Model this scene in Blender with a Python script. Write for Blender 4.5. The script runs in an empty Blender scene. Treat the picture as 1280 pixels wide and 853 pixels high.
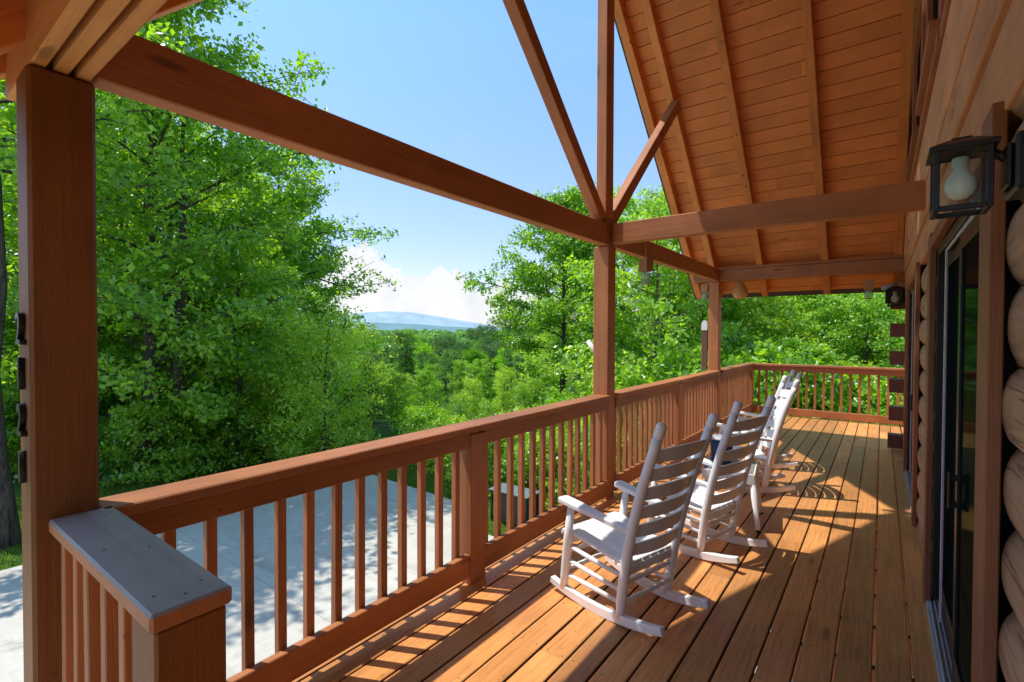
import bpy, bmesh, math, random
import numpy as np
from mathutils import Vector, Matrix
R_ = math.radians
scene = bpy.context.scene
COL = scene.collection

# ------------------------------------------------------------------ helpers
def link(name, me, mat=None, parent=None, loc=(0, 0, 0)):
    o = bpy.data.objects.new(name, me)
    COL.objects.link(o)
    o.location = loc
    if mat is not None and me is not None and hasattr(me, 'materials'):
        for m in (mat if isinstance(mat, (list, tuple)) else [mat]):
            me.materials.append(m)
    if parent is not None:
        o.parent = parent
    return o

def tag(o, label=None, cat=None, group=None, kind=None):
    if label: o['label'] = label
    if cat: o['category'] = cat
    if group: o['group'] = group
    if kind: o['kind'] = kind
    return o

def thing(name, label, cat, loc=(0, 0, 0), rz=0.0, group=None):
    o = bpy.data.objects.new(name, None)
    COL.objects.link(o)
    o.location = loc
    o.rotation_euler = (0, 0, rz)
    o.empty_display_size = .1
    return tag(o, label, cat, group)

def bm2obj(name, bm, mat, parent=None, loc=(0, 0, 0), smooth=False):
    bmesh.ops.recalc_face_normals(bm, faces=bm.faces)
    me = bpy.data.meshes.new(name)
    bm.to_mesh(me)
    bm.free()
    if smooth:
        for p in me.polygons: p.use_smooth = True
    return link(name, me, mat, parent, loc)

def box(bm, lo, hi, bev=0.004, mi=0, M=None):
    lo = Vector(lo); hi = Vector(hi)
    t = bmesh.new()
    vs = [t.verts.new((x, y, z)) for x in (lo.x, hi.x) for y in (lo.y, hi.y) for z in (lo.z, hi.z)]
    for f in ((0, 1, 3, 2), (4, 6, 7, 5), (0, 4, 5, 1), (2, 3, 7, 6), (0, 2, 6, 4), (1, 5, 7, 3)):
        t.faces.new([vs[i] for i in f])
    bmesh.ops.recalc_face_normals(t, faces=t.faces)
    if bev:
        bmesh.ops.bevel(t, geom=list(t.edges), offset=bev, segments=1, profile=.5, affect='EDGES')
    if M is not None:
        bmesh.ops.transform(t, matrix=M, verts=t.verts)
    merge(bm, t, mi)

def merge(bm, t, mi=0):
    mp = {}
    for v in t.verts: mp[v] = bm.verts.new(v.co)
    for f in t.faces:
        nf = bm.faces.new([mp[v] for v in f.verts])
        nf.material_index = mi
        nf.smooth = f.smooth
    t.free()

def tube(bm, pts, rad, n=8, mi=0, cap=True, smooth=True):
    pts = [Vector(p) for p in pts]
    if not isinstance(rad, (list, tuple)): rad = [rad] * len(pts)
    rings = []
    up = None
    for i, p in enumerate(pts):
        t = (pts[min(i + 1, len(pts) - 1)] - pts[max(i - 1, 0)]).normalized()
        if up is None:
            up = Vector((0, 0, 1)) if abs(t.z) < .9 else Vector((1, 0, 0))
        a = t.cross(up).normalized(); b = a.cross(t).normalized(); up = b
        rings.append([bm.verts.new(p + (a * math.cos(2 * math.pi * k / n) + b * math.sin(2 * math.pi * k / n)) * rad[i]) for k in range(n)])
    for r0, r1 in zip(rings, rings[1:]):
        for k in range(n):
            f = bm.faces.new((r0[k], r0[(k + 1) % n], r1[(k + 1) % n], r1[k])); f.smooth = smooth; f.material_index = mi
    if cap:
        for r in (rings[0][::-1], rings[-1]):
            f = bm.faces.new(r); f.material_index = mi

def sweep(bm, pts, w, h, side, bev=0.0, mi=0, smooth=False):
    """rectangle swept along pts; side = width direction (constant), h is across pts and side"""
    pts = [Vector(p) for p in pts]; side = Vector(side).normalized()
    t = bmesh.new(); rings = []
    for i, p in enumerate(pts):
        d = (pts[min(i + 1, len(pts) - 1)] - pts[max(i - 1, 0)]).normalized()
        u = d.cross(side).normalized()
        ww = w[i] if isinstance(w, (list, tuple)) else w
        hh = h[i] if isinstance(h, (list, tuple)) else h
        rings.append([t.verts.new(p + side * sx * ww / 2 + u * sy * hh / 2) for sx, sy in ((-1, -1), (1, -1), (1, 1), (-1, 1))])
    for r0, r1 in zip(rings, rings[1:]):
        for k in range(4): t.faces.new((r0[k], r0[(k + 1) % 4], r1[(k + 1) % 4], r1[k]))
    t.faces.new(rings[0][::-1]); t.faces.new(rings[-1])
    bmesh.ops.recalc_face_normals(t, faces=t.faces)
    if bev:
        long_e = [e for e in t.edges if e.calc_face_angle(0) > .6]
        bmesh.ops.bevel(t, geom=long_e, offset=bev, segments=1, profile=.5, affect='EDGES')
    merge(bm, t, mi)

def lathe(bm, prof, n=16, c=(0, 0, 0), mi=0, smooth=True):
    c = Vector(c); rings = []
    for r, z in prof:
        rings.append([bm.verts.new(c + Vector((r * math.cos(2 * math.pi * k / n), r * math.sin(2 * math.pi * k / n), z))) for k in range(n)])
    for r0, r1 in zip(rings, rings[1:]):
        for k in range(n):
            f = bm.faces.new((r0[k], r0[(k + 1) % n], r1[(k + 1) % n], r1[k])); f.smooth = smooth; f.material_index = mi
    for r in (rings[0][::-1], rings[-1]):
        f = bm.faces.new(r); f.material_index = mi

def np_mesh(name, V, F, smooth=False):
    V = np.asarray(V, dtype=np.float32); F = np.asarray(F, dtype=np.int32)
    k = F.shape[1]
    me = bpy.data.meshes.new(name)
    me.vertices.add(len(V)); me.vertices.foreach_set('co', V.ravel())
    me.loops.add(F.size); me.loops.foreach_set('vertex_index', F.ravel())
    me.polygons.add(len(F))
    me.polygons.foreach_set('loop_start', np.arange(0, F.size, k, dtype=np.int32))
    me.polygons.foreach_set('loop_total', np.full(len(F), k, dtype=np.int32))
    if smooth: me.polygons.foreach_set('use_smooth', np.ones(len(F), dtype=bool))
    me.update(calc_edges=True)
    return me

# ------------------------------------------------------------------ materials
class NT:
    def __init__(s, name):
        s.m = bpy.data.materials.new(name); s.m.use_nodes = True
        s.t = s.m.node_tree; s.t.nodes.clear()
        s.out = s.n('ShaderNodeOutputMaterial')
    def n(s, ty, **k):
        nd = s.t.nodes.new(ty)
        for a, v in k.items():
            if a in nd.inputs.keys(): nd.inputs[a].default_value = v
            else: setattr(nd, a, v)
        return nd
    def l(s, a, b): s.t.links.new(a, b)
    def ramp(s, fac, stops):
        r = s.n('ShaderNodeValToRGB'); cr = r.color_ramp
        while len(cr.elements) < len(stops): cr.elements.new(.5)
        for e, (p, c) in zip(cr.elements, stops):
            e.position = p; e.color = c if len(c) == 4 else (*c, 1)
        s.l(fac, r.inputs['Fac']); return r.outputs['Color']
    def mix(s, fac, a, b, mode='MIX'):
        m = s.n('ShaderNodeMix', data_type='RGBA', blend_type=mode)
        for i, v in ((0, fac), (6, a), (7, b)):
            if hasattr(v, 'is_output') or isinstance(v, bpy.types.NodeSocket): s.l(v, m.inputs[i])
            else: m.inputs[i].default_value = v if not (i and len(v) == 3) else (*v, 1)
        return m.outputs[2]
    def math(s, op, a, b=0.0, c=0.0, clamp=False):
        m = s.n('ShaderNodeMath', operation=op, use_clamp=clamp)
        for i, v in enumerate((a, b, c)):
            if isinstance(v, bpy.types.NodeSocket): s.l(v, m.inputs[i])
            else: m.inputs[i].default_value = v
        return m.outputs[0]
    def coords(s, scale=(1, 1, 1), rot=(0, 0, 0), kind='Object', off=None):
        tc = s.n('ShaderNodeTexCoord'); mp = s.n('ShaderNodeMapping')
        mp.inputs['Scale'].default_value = scale; mp.inputs['Rotation'].default_value = rot
        s.l(tc.outputs[kind], mp.inputs['Vector'])
        if off is not None:
            v = s.n('ShaderNodeVectorMath', operation='ADD')
            s.l(mp.outputs[0], v.inputs[0]); s.l(off, v.inputs[1]); return v.outputs[0]
        return mp.outputs[0]
    def noise(s, vec, scale, detail=4, rough=.55, dist=0.0):
        n = s.n('ShaderNodeTexNoise'); n.inputs['Scale'].default_value = scale
        n.inputs['Detail'].default_value = detail; n.inputs['Roughness'].default_value = rough
        n.inputs['Distortion'].default_value = dist
        s.l(vec, n.inputs['Vector']); return n.outputs['Fac']
    def bsdf(s, col, rough=.5, bump=None, bstr=.2, bdist=.01, spec=.5, **k):
        b = s.n('ShaderNodeBsdfPrincipled')
        for nm, v in (('Base Color', col), ('Roughness', rough)):
            if isinstance(v, bpy.types.NodeSocket): s.l(v, b.inputs[nm])
            else: b.inputs[nm].default_value = (*v, 1) if nm == 'Base Color' and len(v) == 3 else v
        b.inputs['Specular IOR Level'].default_value = spec
        for a, v in k.items(): b.inputs[a].default_value = v
        if bump is not None:
            bp = s.n('ShaderNodeBump'); bp.inputs['Strength'].default_value = bstr; bp.inputs['Distance'].default_value = bdist
            s.l(bump, bp.inputs['Height']); s.l(bp.outputs[0], b.inputs['Normal'])
        s.l(b.outputs[0], s.out.inputs['Surface']); return b

def mulc(c, k): return tuple(min(1, x * k) for x in c)

_wood = {}
def wood(axis, col=(.36, .135, .045), rough=.55, island=False, vary=.22, rot=None, key='', grain=.35, knots=True, bump=.45, spec=.35):
    kk = (axis, col, rough, island, vary, rot, key)
    if kk in _wood: return _wood[kk]
    s = NT('painted_wood_' + axis + key)
    st = [62, 62, 62] if 'deck' in key else [26, 26, 26]; st['xyz'.index(axis)] = 2.2 if 'deck' in key else 1.3
    if island:
        g = s.n('ShaderNodeNewGeometry'); rnd = g.outputs['Random Per Island']
    else:
        oi = s.n('ShaderNodeObjectInfo'); rnd = oi.outputs['Random']
    cx = s.n('ShaderNodeCombineXYZ'); r10 = s.math('MULTIPLY', rnd, 37.0)
    for i in range(3): s.l(r10, cx.inputs[i])
    if rot is not None:
        tc = s.n('ShaderNodeTexCoord'); mr = s.n('ShaderNodeMapping'); mr.inputs['Rotation'].default_value = rot
        s.l(tc.outputs['Object'], mr.inputs['Vector'])
        ms = s.n('ShaderNodeMapping'); ms.inputs['Scale'].default_value = st; s.l(mr.outputs[0], ms.inputs['Vector'])
        va = s.n('ShaderNodeVectorMath', operation='ADD'); s.l(ms.outputs[0], va.inputs[0]); s.l(cx.outputs[0], va.inputs[1]); v = va.outputs[0]
    else:
        v = s.coords(st, off=cx.outputs[0])
    g1 = s.noise(v, 1.0, 6, .62, .6)
    g2 = s.noise(v, 5.0, 3, .6)
    iso = s.coords((1, 1, 1), off=cx.outputs[0])
    bl = s.noise(iso, 1.7, 3, .6)
    c1 = s.ramp(g1, [(.3, mulc(col, 1 - grain)), (.52, col), (.75, mulc(col, 1 + grain * .5))])
    c2 = s.mix(.5, c1, s.ramp(bl, [(.3, mulc(col, .60)), (.7, mulc(col, 1.30))]))
    # per piece tint
    tint = s.ramp(rnd, [(0, (1 - vary,) * 3), (1, (1 + vary * .6, 1 + vary * .5, 1 + vary * .4))])
    c3 = s.mix(1.0, c2, tint, 'MULTIPLY')
    if 'deck' in key:
        wr = s.noise(s.coords((3, 1.1, 3)), 1.3, 5, .65)
        c3 = s.mix(s.ramp(wr, [(.50, (0, 0, 0)), (.80, (.32, .32, .32))]), c3, (.36, .23, .15))
        sp = s.noise(s.coords((1, 1, 1)), 55, 2, .5)
        c3 = s.mix(s.ramp(sp, [(.74, (0, 0, 0)), (.78, (.7, .7, .7))]), c3, (.06, .04, .03))
    # worn dark flecks
    fl = s.noise(s.coords((9, 9, 9), off=cx.outputs[0]), 3.0, 2, .5)
    c4 = s.mix(s.ramp(fl, [(.70, (0, 0, 0)), (.78, (.6, .6, .6))]), c3, mulc(col, .35))
    g3 = s.noise(v, 22.0, 2, .6)
    vk = s.n('ShaderNodeTexVoronoi'); vk.inputs['Scale'].default_value = 1.0
    kst = [9, 9, 9]; kst['xyz'.index(axis)] = 2.2
    s.l(s.coords(kst, off=cx.outputs[0]), vk.inputs['Vector'])
    sepc = s.n('ShaderNodeSeparateColor'); s.l(vk.outputs['Color'], sepc.inputs[0])
    kmask = s.math('MULTIPLY', s.ramp(vk.outputs['Distance'], [(.10, (1, 1, 1)), (.2, (0, 0, 0))]), s.math('GREATER_THAN', sepc.outputs[0], .97 if key == 'roofboard' else .80))
    c4 = s.mix(s.math('MULTIPLY', kmask, .75), c4, mulc(col, .28))
    h = s.math('ADD', s.math('ADD', g1, s.math('MULTIPLY', g2, .5)), s.math('MULTIPLY', g3, .35))
    s.bsdf(c4, rough, h, bump, .006, spec)
    _wood[kk] = s.m
    return s.m

BROWN = (.46, .178, .068)
DECKC = (.84, .36, .115)
SHADEB = (.21, .075, .018)
wd_z = wood('z', SHADEB, key='deep'); wd_y = wood('y', (.31, .115, .032), key='deep')  # darker copies of the brown: shade on house-facing timber put into the colour
w_x = wood('x', BROWN); w_y = wood('y', BROWN); w_z = wood('z', BROWN)
trim_z = wood('z', (.36, .14, .068), key='trim'); trim_y = wood('y', (.36, .14, .068), key='trim')
deck_m = wood('y', DECKC, .36, island=True, vary=.3, key='deck', grain=.6, bump=1.0, spec=.6)
roof_m = wood('x', (.68, .25, .065), .6, island=True, vary=.05, key='roofboard', grain=.14)
raf_far = wood('y', (.68, .255, .065), rot=(math.atan(.955), 0, 0), key='rafter_far')
raf_near = wood('y', (.68, .255, .065), rot=(-math.atan(.955), 0, 0), key='rafter_near')
strut_a = wood('y', BROWN, rot=(math.atan(.95), 0, 0), key='strut_a')
strut_b = wood('y', BROWN, rot=(-math.atan(.95), 0, 0), key='strut_b')
clad_m = wood('y', (.72, .345, .16), .65, island=True, vary=.15, key='clad')

def m_log():
    s = NT('weathered_log')
    g = s.n('ShaderNodeNewGeometry'); rnd = g.outputs['Random Per Island']
    cx = s.n('ShaderNodeCombineXYZ'); r10 = s.math('MULTIPLY', rnd, 37.0)
    for i in range(3): s.l(r10, cx.inputs[i])
    v = s.coords((18, 1.6, 18), off=cx.outputs[0])
    g1 = s.noise(v, 1.2, 6, .6, .8)
    crack = s.noise(s.coords((46, 1.5, 46), off=cx.outputs[0]), 1.0, 3, .5, 1.2)
    bl = s.noise(s.coords((3, 3, 3), off=cx.outputs[0]), 1.2, 4)
    c = s.ramp(g1, [(.30, (.33, .18, .10)), (.55, (.52, .305, .18)), (.78, (.60, .38, .24))])
    c = s.mix(s.ramp(bl, [(.45, (0, 0, 0)), (.72, (.55, .55, .55))]), c, (.30, .20, .13))
    ck = s.ramp(crack, [(.625, (0, 0, 0)), (.66, (.65, .65, .65))])
    c = s.mix(ck, c, (.10, .065, .04))
    h = s.math('SUBTRACT', g1, s.math('MULTIPLY', ck, .6))
    s.bsdf(c, .66, h, .8, .010, .35)
    return s.m
log_m = m_log()

def simple(name, col, rough=.5, bumpscale=0, bstr=.2, var=.15, **k):
    s = NT(name)
    v = s.coords()
    n = s.noise(v, bumpscale or 8, 4)
    c = s.ramp(n, [(.3, mulc(col, 1 - var)), (.7, mulc(col, 1 + var))])
    s.bsdf(c, rough, n if bumpscale else None, bstr, .004, **k)
    return s.m

def m_white():
    s = NT('white_paint')
    v = s.coords(); n = s.noise(v, 30, 3); d = s.noise(v, 5, 5)
    c = s.ramp(d, [(.3, (.76, .77, .78)), (.55, (.84, .85, .86))])
    ch = s.ramp(s.noise(v, 45, 2), [(.74, (0, 0, 0)), (.78, (.7, .7, .7))])
    c = s.mix(ch, c, (.42, .38, .33))
    s.bsdf(c, .38, n, .08, .003)
    return s.m
white_m = m_white()
black_m = simple('black_metal', (.006, .0065, .007), .35, 60, .15)
dark_m = simple('dark_frame', (.010, .012, .012), .35)
alu_m = simple('brushed_sill', (.42, .47, .50), .38, 14, .1, metallic_dummy=0) if False else simple('brushed_sill', (.36, .42, .46), .4, 14, .1)
pale_m = simple('pale_strip', (.55, .52, .58), .35)
rawwood_m = wood('z', (.48, .26, .11), .75, key='raw')
wire_m = simple('wire', (.5, .5, .5), .35)
blue_m = simple('blue_plastic', (.012, .05, .15), .35)
grey_m = simple('grey_plastic', (.45, .47, .5), .4)
brass_m = simple('socket_white', (.7, .7, .68), .4)

def m_glass(name, col=(.01, .013, .013), rough=.03):
    s = NT(name)
    d = s.n('ShaderNodeBsdfDiffuse'); d.inputs[0].default_value = (*col, 1)
    g = s.n('ShaderNodeBsdfGlossy'); g.inputs['Roughness'].default_value = rough; g.inputs[0].default_value = (.75, .95, .9, 1)
    lw = s.n('ShaderNodeLayerWeight'); lw.inputs['Blend'].default_value = .12
    mx = s.n('ShaderNodeMixShader'); s.l(s.math('ADD', s.math('MULTIPLY', lw.outputs['Fresnel'], .16), .02), mx.inputs[0]); s.l(d.outputs[0], mx.inputs[1]); s.l(g.outputs[0], mx.inputs[2]); s.l(mx.outputs[0], s.out.inputs['Surface'])
    return s.m
pane_m = m_glass('dark_pane', (.004, .008, .008), .06)
def m_clear(name, tint=(.92, .96, .95)):
    s = NT(name)
    b = s.n('ShaderNodeBsdfTransparent'); b.inputs[0].default_value = (*tint, 1)
    g = s.n('ShaderNodeBsdfGlossy'); g.inputs['Roughness'].default_value = .05
    fr = s.n('ShaderNodeFresnel'); fr.inputs['IOR'].default_value = 1.45
    mx = s.n('ShaderNodeMixShader')
    s.l(s.math('ADD', s.math('MULTIPLY', fr.outputs[0], .6), .02), mx.inputs[0]); s.l(b.outputs[0], mx.inputs[1]); s.l(g.outputs[0], mx.inputs[2]); s.l(mx.outputs[0], s.out.inputs['Surface'])
    return s.m
clear_m = m_clear('clear_glass')
def m_jar():
    s = NT('jar_glass')
    t = s.n('ShaderNodeBsdfTransparent'); t.inputs[0].default_value = (.75, .9, .82, 1)
    d = s.n('ShaderNodeBsdfDiffuse'); d.inputs[0].default_value = (.62, .80, .70, 1); tl = s.n('ShaderNodeBsdfTranslucent'); tl.inputs[0].default_value = (.62, .80, .70, 1)
    m0 = s.n('ShaderNodeMixShader'); s.l(d.outputs[0], m0.inputs[1]); s.l(tl.outputs[0], m0.inputs[2])
    m1 = s.n('ShaderNodeMixShader'); m1.inputs[0].default_value = .42; s.l(t.outputs[0], m1.inputs[1]); s.l(m0.outputs[0], m1.inputs[2])
    g = s.n('ShaderNodeBsdfGlossy'); g.inputs['Roughness'].default_value = .08; m2 = s.n('ShaderNodeMixShader'); m2.inputs[0].default_value = .08
    s.l(m1.outputs[0], m2.inputs[1]); s.l(g.outputs[0], m2.inputs[2]); s.l(m2.outputs[0], s.out.inputs['Surface']); return s.m
jar_m = m_jar()
def m_bulb():
    s = NT('frosted_bulb'); s.bsdf((.95, .97, .95), .10, None); return s.m
bulb_m = m_bulb()

def m_weave(name, col, dark, scale):
    s = NT(name)
    v = s.coords()
    w1 = s.n('ShaderNodeTexWave', wave_type='BANDS', bands_direction='Z'); w1.inputs['Scale'].default_value = scale; w1.inputs['Distortion'].default_value = 1.5
    w2 = s.n('ShaderNodeTexWave', wave_type='BANDS', bands_direction='DIAGONAL'); w2.inputs['Scale'].default_value = scale * .8; w2.inputs['Distortion'].default_value = 1.5
    s.l(v, w1.inputs['Vector']); s.l(v, w2.inputs['Vector'])
    f = s.math('MULTIPLY', w1.outputs['Fac'], w2.outputs['Fac'])
    c = s.ramp(f, [(.05, dark), (.45, col)])
    s.bsdf(c, .7, f, .6, .006)
    return s.m
wicker_m = m_weave('tan_wicker', (.80, .46, .14), (.38, .20, .05), 14)
whitewick_m = m_weave('white_wicker', (.72, .72, .70), (.2, .2, .2), 22)

def m_concrete():
    s = NT('driveway_concrete')
    v = s.coords()
    a = s.noise(v, .55, 6, .6); b = s.noise(v, 9, 5, .65); st = s.noise(s.coords((.25, 2.2, 1)), 1.5, 4)
    c = s.ramp(a, [(.3, (.50, .46, .38)), (.7, (.66, .615, .52))])
    c = s.mix(.35, c, s.ramp(b, [(.3, (.36, .34, .32)), (.7, (.56, .55, .52))]))
    c = s.mix(s.ramp(st, [(.54, (0, 0, 0)), (.70, (.5, .5, .5))]), c, (.30, .27, .23))
    sm = s.noise(s.coords((.9, .9, .9)), 1.0, 7, .7, .6); c = s.mix(s.ramp(sm, [(.60, (0, 0, 0)), (.70, (.55, .55, .55))]), c, (.24, .22, .19))
    br = s.n('ShaderNodeTexBrick'); br.offset = 0.0
    br.inputs['Scale'].default_value = 1.0; br.inputs['Mortar Size'].default_value = .005
    br.inputs['Brick Width'].default_value = 3.05; br.inputs['Row Height'].default_value = 4.21; br.inputs['Mortar Smooth'].default_value = .2
    mp = s.n('ShaderNodeMapping'); mp.inputs['Location'].default_value = (.2, .10, 0)
    tc = s.n('ShaderNodeTexCoord'); s.l(tc.outputs['Object'], mp.inputs[0]); s.l(mp.outputs[0], br.inputs['Vector'])
    c = s.mix(br.outputs['Fac'], c, (.25, .235, .20))
    s.bsdf(c, .8, b, .25, .004, .3)
    return s.m
conc_m = m_concrete()

def m_ground():
    s = NT('ground_cover')
    v = s.coords()
    a = s.noise(v, .35, 6, .62); b = s.noise(v, 6, 5, .65); f = s.noise(v, 40, 3)
    g = s.ramp(b, [(.3, (.035, .075, .012)), (.5, (.065, .13, .02)), (.72, (.11, .19, .035))])
    d = s.ramp(f, [(.3, (.10, .065, .035)), (.7, (.22, .15, .08))])
    c = s.mix(s.ramp(a, [(.55, (0, 0, 0)), (.66, (.75, .75, .75))]), g, d)
    s.bsdf(c, .9, f, .5, .03, .1)
    return s.m
ground_m = m_ground()

def m_bark(name, c0, c1):
    s = NT(name)
    v = s.coords((9, 9, 1.6)); n = s.noise(v, 2.2, 6, .7, .7); p = s.noise(s.coords(), 2.5, 3)
    c = s.ramp(n, [(.35, c0), (.62, c1)])
    c = s.mix(s.ramp(p, [(.55, (0, 0, 0)), (.75, (.5, .5, .5))]), c, (.16, .17, .13))
    s.bsdf(c, .9, n, .8, .02, .1)
    return s.m
bark_m = m_bark('grey_bark', (.035, .028, .022), (.15, .125, .10))
bark_pale = m_bark('pale_bark', (.10, .075, .05), (.28, .21, .15))

def m_leaf(name, dark, mid, light, trans=.45, gloss=.10, nscale=.8):
    s = NT(name)
    g = s.n('ShaderNodeNewGeometry'); oi = s.n('ShaderNodeObjectInfo')
    v = s.coords()
    cl = s.noise(v, nscale, 3, .6)
    f = s.math('ADD', s.math('MULTIPLY', g.outputs['Random Per Island'], .55), s.math('MULTIPLY', cl, .7))
    f = s.math('ADD', f, s.math('MULTIPLY', oi.outputs['Random'], .22))
    c = s.ramp(f, [(.32, dark), (.68, mid), (1.0, light)])
    d = s.n('ShaderNodeBsdfDiffuse'); s.l(c, d.inputs[0])
    t = s.n('ShaderNodeBsdfTranslucent')
    tc = s.mix(1.0, c, (1.6, 1.5, .5), 'MULTIPLY'); s.l(tc, t.inputs[0])
    m1 = s.n('ShaderNodeMixShader'); m1.inputs[0].default_value = trans
    s.l(d.outputs[0], m1.inputs[1]); s.l(t.outputs[0], m1.inputs[2])
    gl = s.n('ShaderNodeBsdfGlossy'); gl.inputs['Roughness'].default_value = .36; gl.inputs[0].default_value = (.9, .95, 1, 1)
    lw = s.n('ShaderNodeLayerWeight'); lw.inputs['Blend'].default_value = .5
    m2 = s.n('ShaderNodeMixShader'); s.l(s.math('ADD', s.math('MULTIPLY', s.math('POWER', lw.outputs['Facing'], 4.0), gloss * 2.6), gloss * .42), m2.inputs[0])
    s.l(m1.outputs[0], m2.inputs[1]); s.l(gl.outputs[0], m2.inputs[2])
    s.l(m2.outputs[0], s.out.inputs['Surface'])
    return s.m
leaf_oak = m_leaf('oak_leaves', (.11, .25, .012), (.23, .48, .020), (.44, .66, .06), .56)
leaf_maple = m_leaf('maple_leaves', (.10, .24, .016), (.25, .50, .030), (.48, .68, .10), .56)
leaf_dark = m_leaf('dark_leaves', (.06, .18, .022), (.13, .34, .035), (.26, .48, .06), .56)  # deepest of the broadleaf greens
leaf_lime = m_leaf('lime_leaves', (.18, .33, .02), (.36, .58, .035), (.54, .72, .11), .56)
leaf_pine = m_leaf('pine_needles', (.06, .14, .05), (.12, .24, .07), (.21, .35, .11), .25, .06)
leaf_bluepine = m_leaf('blue_pine_needles', (.11, .24, .11), (.21, .39, .19), (.32, .50, .28), .3, .06)
leaf_far = m_leaf('hazed_far_leaves', (.085, .20, .07), (.17, .35, .11), (.28, .47, .16), .3, .0, .05)  # bluish, duller greens: distance haze mixed into the leaf colour
mid_oak = m_leaf('valley_oak_leaves', (.07, .19, .025), (.16, .38, .04), (.30, .54, .07), .4, .0, .4)
mid_maple = m_leaf('valley_maple_leaves', (.11, .27, .02), (.23, .50, .035), (.40, .66, .08), .4, .0, .4)
mid_pine = m_leaf('valley_pine_needles', (.05, .12, .05), (.10, .21, .08), (.18, .31, .12), .25, .0, .4)
grass_m = m_leaf('grass_blades', (.05, .12, .012), (.11, .22, .02), (.24, .36, .06), .4, .06)

# ------------------------------------------------------------------ camera
def cam_axes(yaw, pitch, roll):
    cy, sy = math.cos(yaw), math.sin(yaw)
    F = Vector((-sy, cy, 0)); Rr = Vector((cy, sy, 0)); D = Vector((0, 0, -1))
    cp, sp = math.cos(pitch), math.sin(pitch)
    F2 = F * cp + D * sp; D2 = D * cp - F * sp
    cr, sr = math.cos(roll), math.sin(roll)
    return Rr * cr + D2 * sr, D2 * cr - Rr * sr, F2
YAW, EYE = 36.792, 1.55
cx_, cd_, cf_ = cam_axes(R_(YAW), R_(.9315), R_(-.204))
cam = bpy.data.cameras.new('camera'); camo = link('camera', cam)
camo.matrix_world = Matrix((( cx_.x, -cd_.x, -cf_.x, 0), (cx_.y, -cd_.y, -cf_.y, 0), (cx_.z, -cd_.z, -cf_.z, EYE), (0, 0, 0, 1)))
cam.sensor_width = 36; cam.lens = 617.84 * 36 / 1280; cam.clip_start = .05; cam.clip_end = 40000
scene.camera = camo

# ------------------------------------------------------------------ light and sky
SUN = Vector((-.42, -.197, 1)).normalized()
sl = bpy.data.lights.new('sun', 'SUN'); sl.energy = 5.0; sl.angle = R_(.5); sl.color = (1, .95, .86)
so = link('sun', sl); so.rotation_euler = SUN.to_track_quat('Z', 'Y').to_euler(); so.location = (-10, -5, 25)

w = bpy.data.worlds.new('World'); scene.world = w; w.use_nodes = True
nt = w.node_tree; nt.nodes.clear()
def wn(ty, **k):
    n = nt.nodes.new(ty)
    for a, v in k.items(): setattr(n, a, v)
    return n
wl = nt.links.new
def wm(op, a, b=0.0, c=0.0, clamp=False):
    m = wn('ShaderNodeMath', operation=op, use_clamp=clamp)
    for i, v in enumerate((a, b, c)):
        if isinstance(v, bpy.types.NodeSocket): wl(v, m.inputs[i])
        else: m.inputs[i].default_value = v
    return m.outputs[0]
sky = wn('ShaderNodeTexSky', sky_type='NISHITA'); sky.sun_disc = False
sky.sun_elevation = math.asin(SUN.z); sky.sun_rotation = math.atan2(SUN.x, SUN.y)
sky.altitude = 400; sky.air_density = 1.0; sky.dust_density = .25; sky.ozone_density = 1.6
SKY_STR = .15
tcw = wn('ShaderNodeTexCoord'); sep = wn('ShaderNodeSeparateXYZ'); wl(tcw.outputs['Generated'], sep.inputs[0])
az = wm('ARCTAN2', wm('MULTIPLY', sep.outputs[0], -1.0), sep.outputs[1])          # left of +Y, radians
el = wm('ARCSINE', sep.outputs[2])
fc = wn('ShaderNodeFloatCurve')
azn = wm('ADD', wm('MULTIPLY', az, 1 / (2 * math.pi)), .5, clamp=True)
wl(azn, fc.inputs['Value'])
def azdeg(px): return YAW - math.degrees(math.atan((px - 640) / 617.84))
def eldeg(px, y): return math.degrees(math.atan((412 - y) / 617.84 * math.cos(math.atan((px - 640) / 617.84))))
cpts = [(0, .05), (.45, .05)]
for px, y in ((760, 392), (700, 372), (662, 356), (632, 352), (604, 362), (585, 354), (566, 334), (545, 333), (528, 345), (505, 340), (486, 330), (470, 318), (452, 306), (436, 306), (420, 318), (404, 332), (380, 350), (340, 372)):
    cpts.append((azdeg(px) / 360 + .5, eldeg(px, y) / 12))
cpts += [(.75, .25), (.85, .35), (1, .05)]
cv = fc.mapping.curves[0]
for i, (x, y) in enumerate(cpts):
    if i == 0: cv.points[0].location = (x, y)
    elif i == len(cpts) - 1: cv.points[1 if len(cv.points) == 2 else -1].location = (x, y)
    else: cv.points.new(x, y)
for p in cv.points: p.handle_type = 'AUTO_CLAMPED'
fc.mapping.update()
top = wm('MULTIPLY', fc.outputs[0], R_(12))
nz = wn('ShaderNodeTexNoise'); nz.inputs['Scale'].default_value = 30; nz.inputs['Detail'].default_value = 9; nz.inputs['Roughness'].default_value = .62
wl(tcw.outputs['Generated'], nz.inputs['Vector'])
nz2 = wn('ShaderNodeTexNoise'); nz2.inputs['Scale'].default_value = 16; nz2.inputs['Detail'].default_value = 6; nz2.inputs['Roughness'].default_value = .6
wl(tcw.outputs['Generated'], nz2.inputs['Vector'])
dens = wm('ADD', wm('SUBTRACT', top, el), wm('MULTIPLY', wm('SUBTRACT', nz.outputs['Fac'], .43), .085))
mask = wm("MULTIPLY", dens, 1 / .005, clamp=True)
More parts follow.
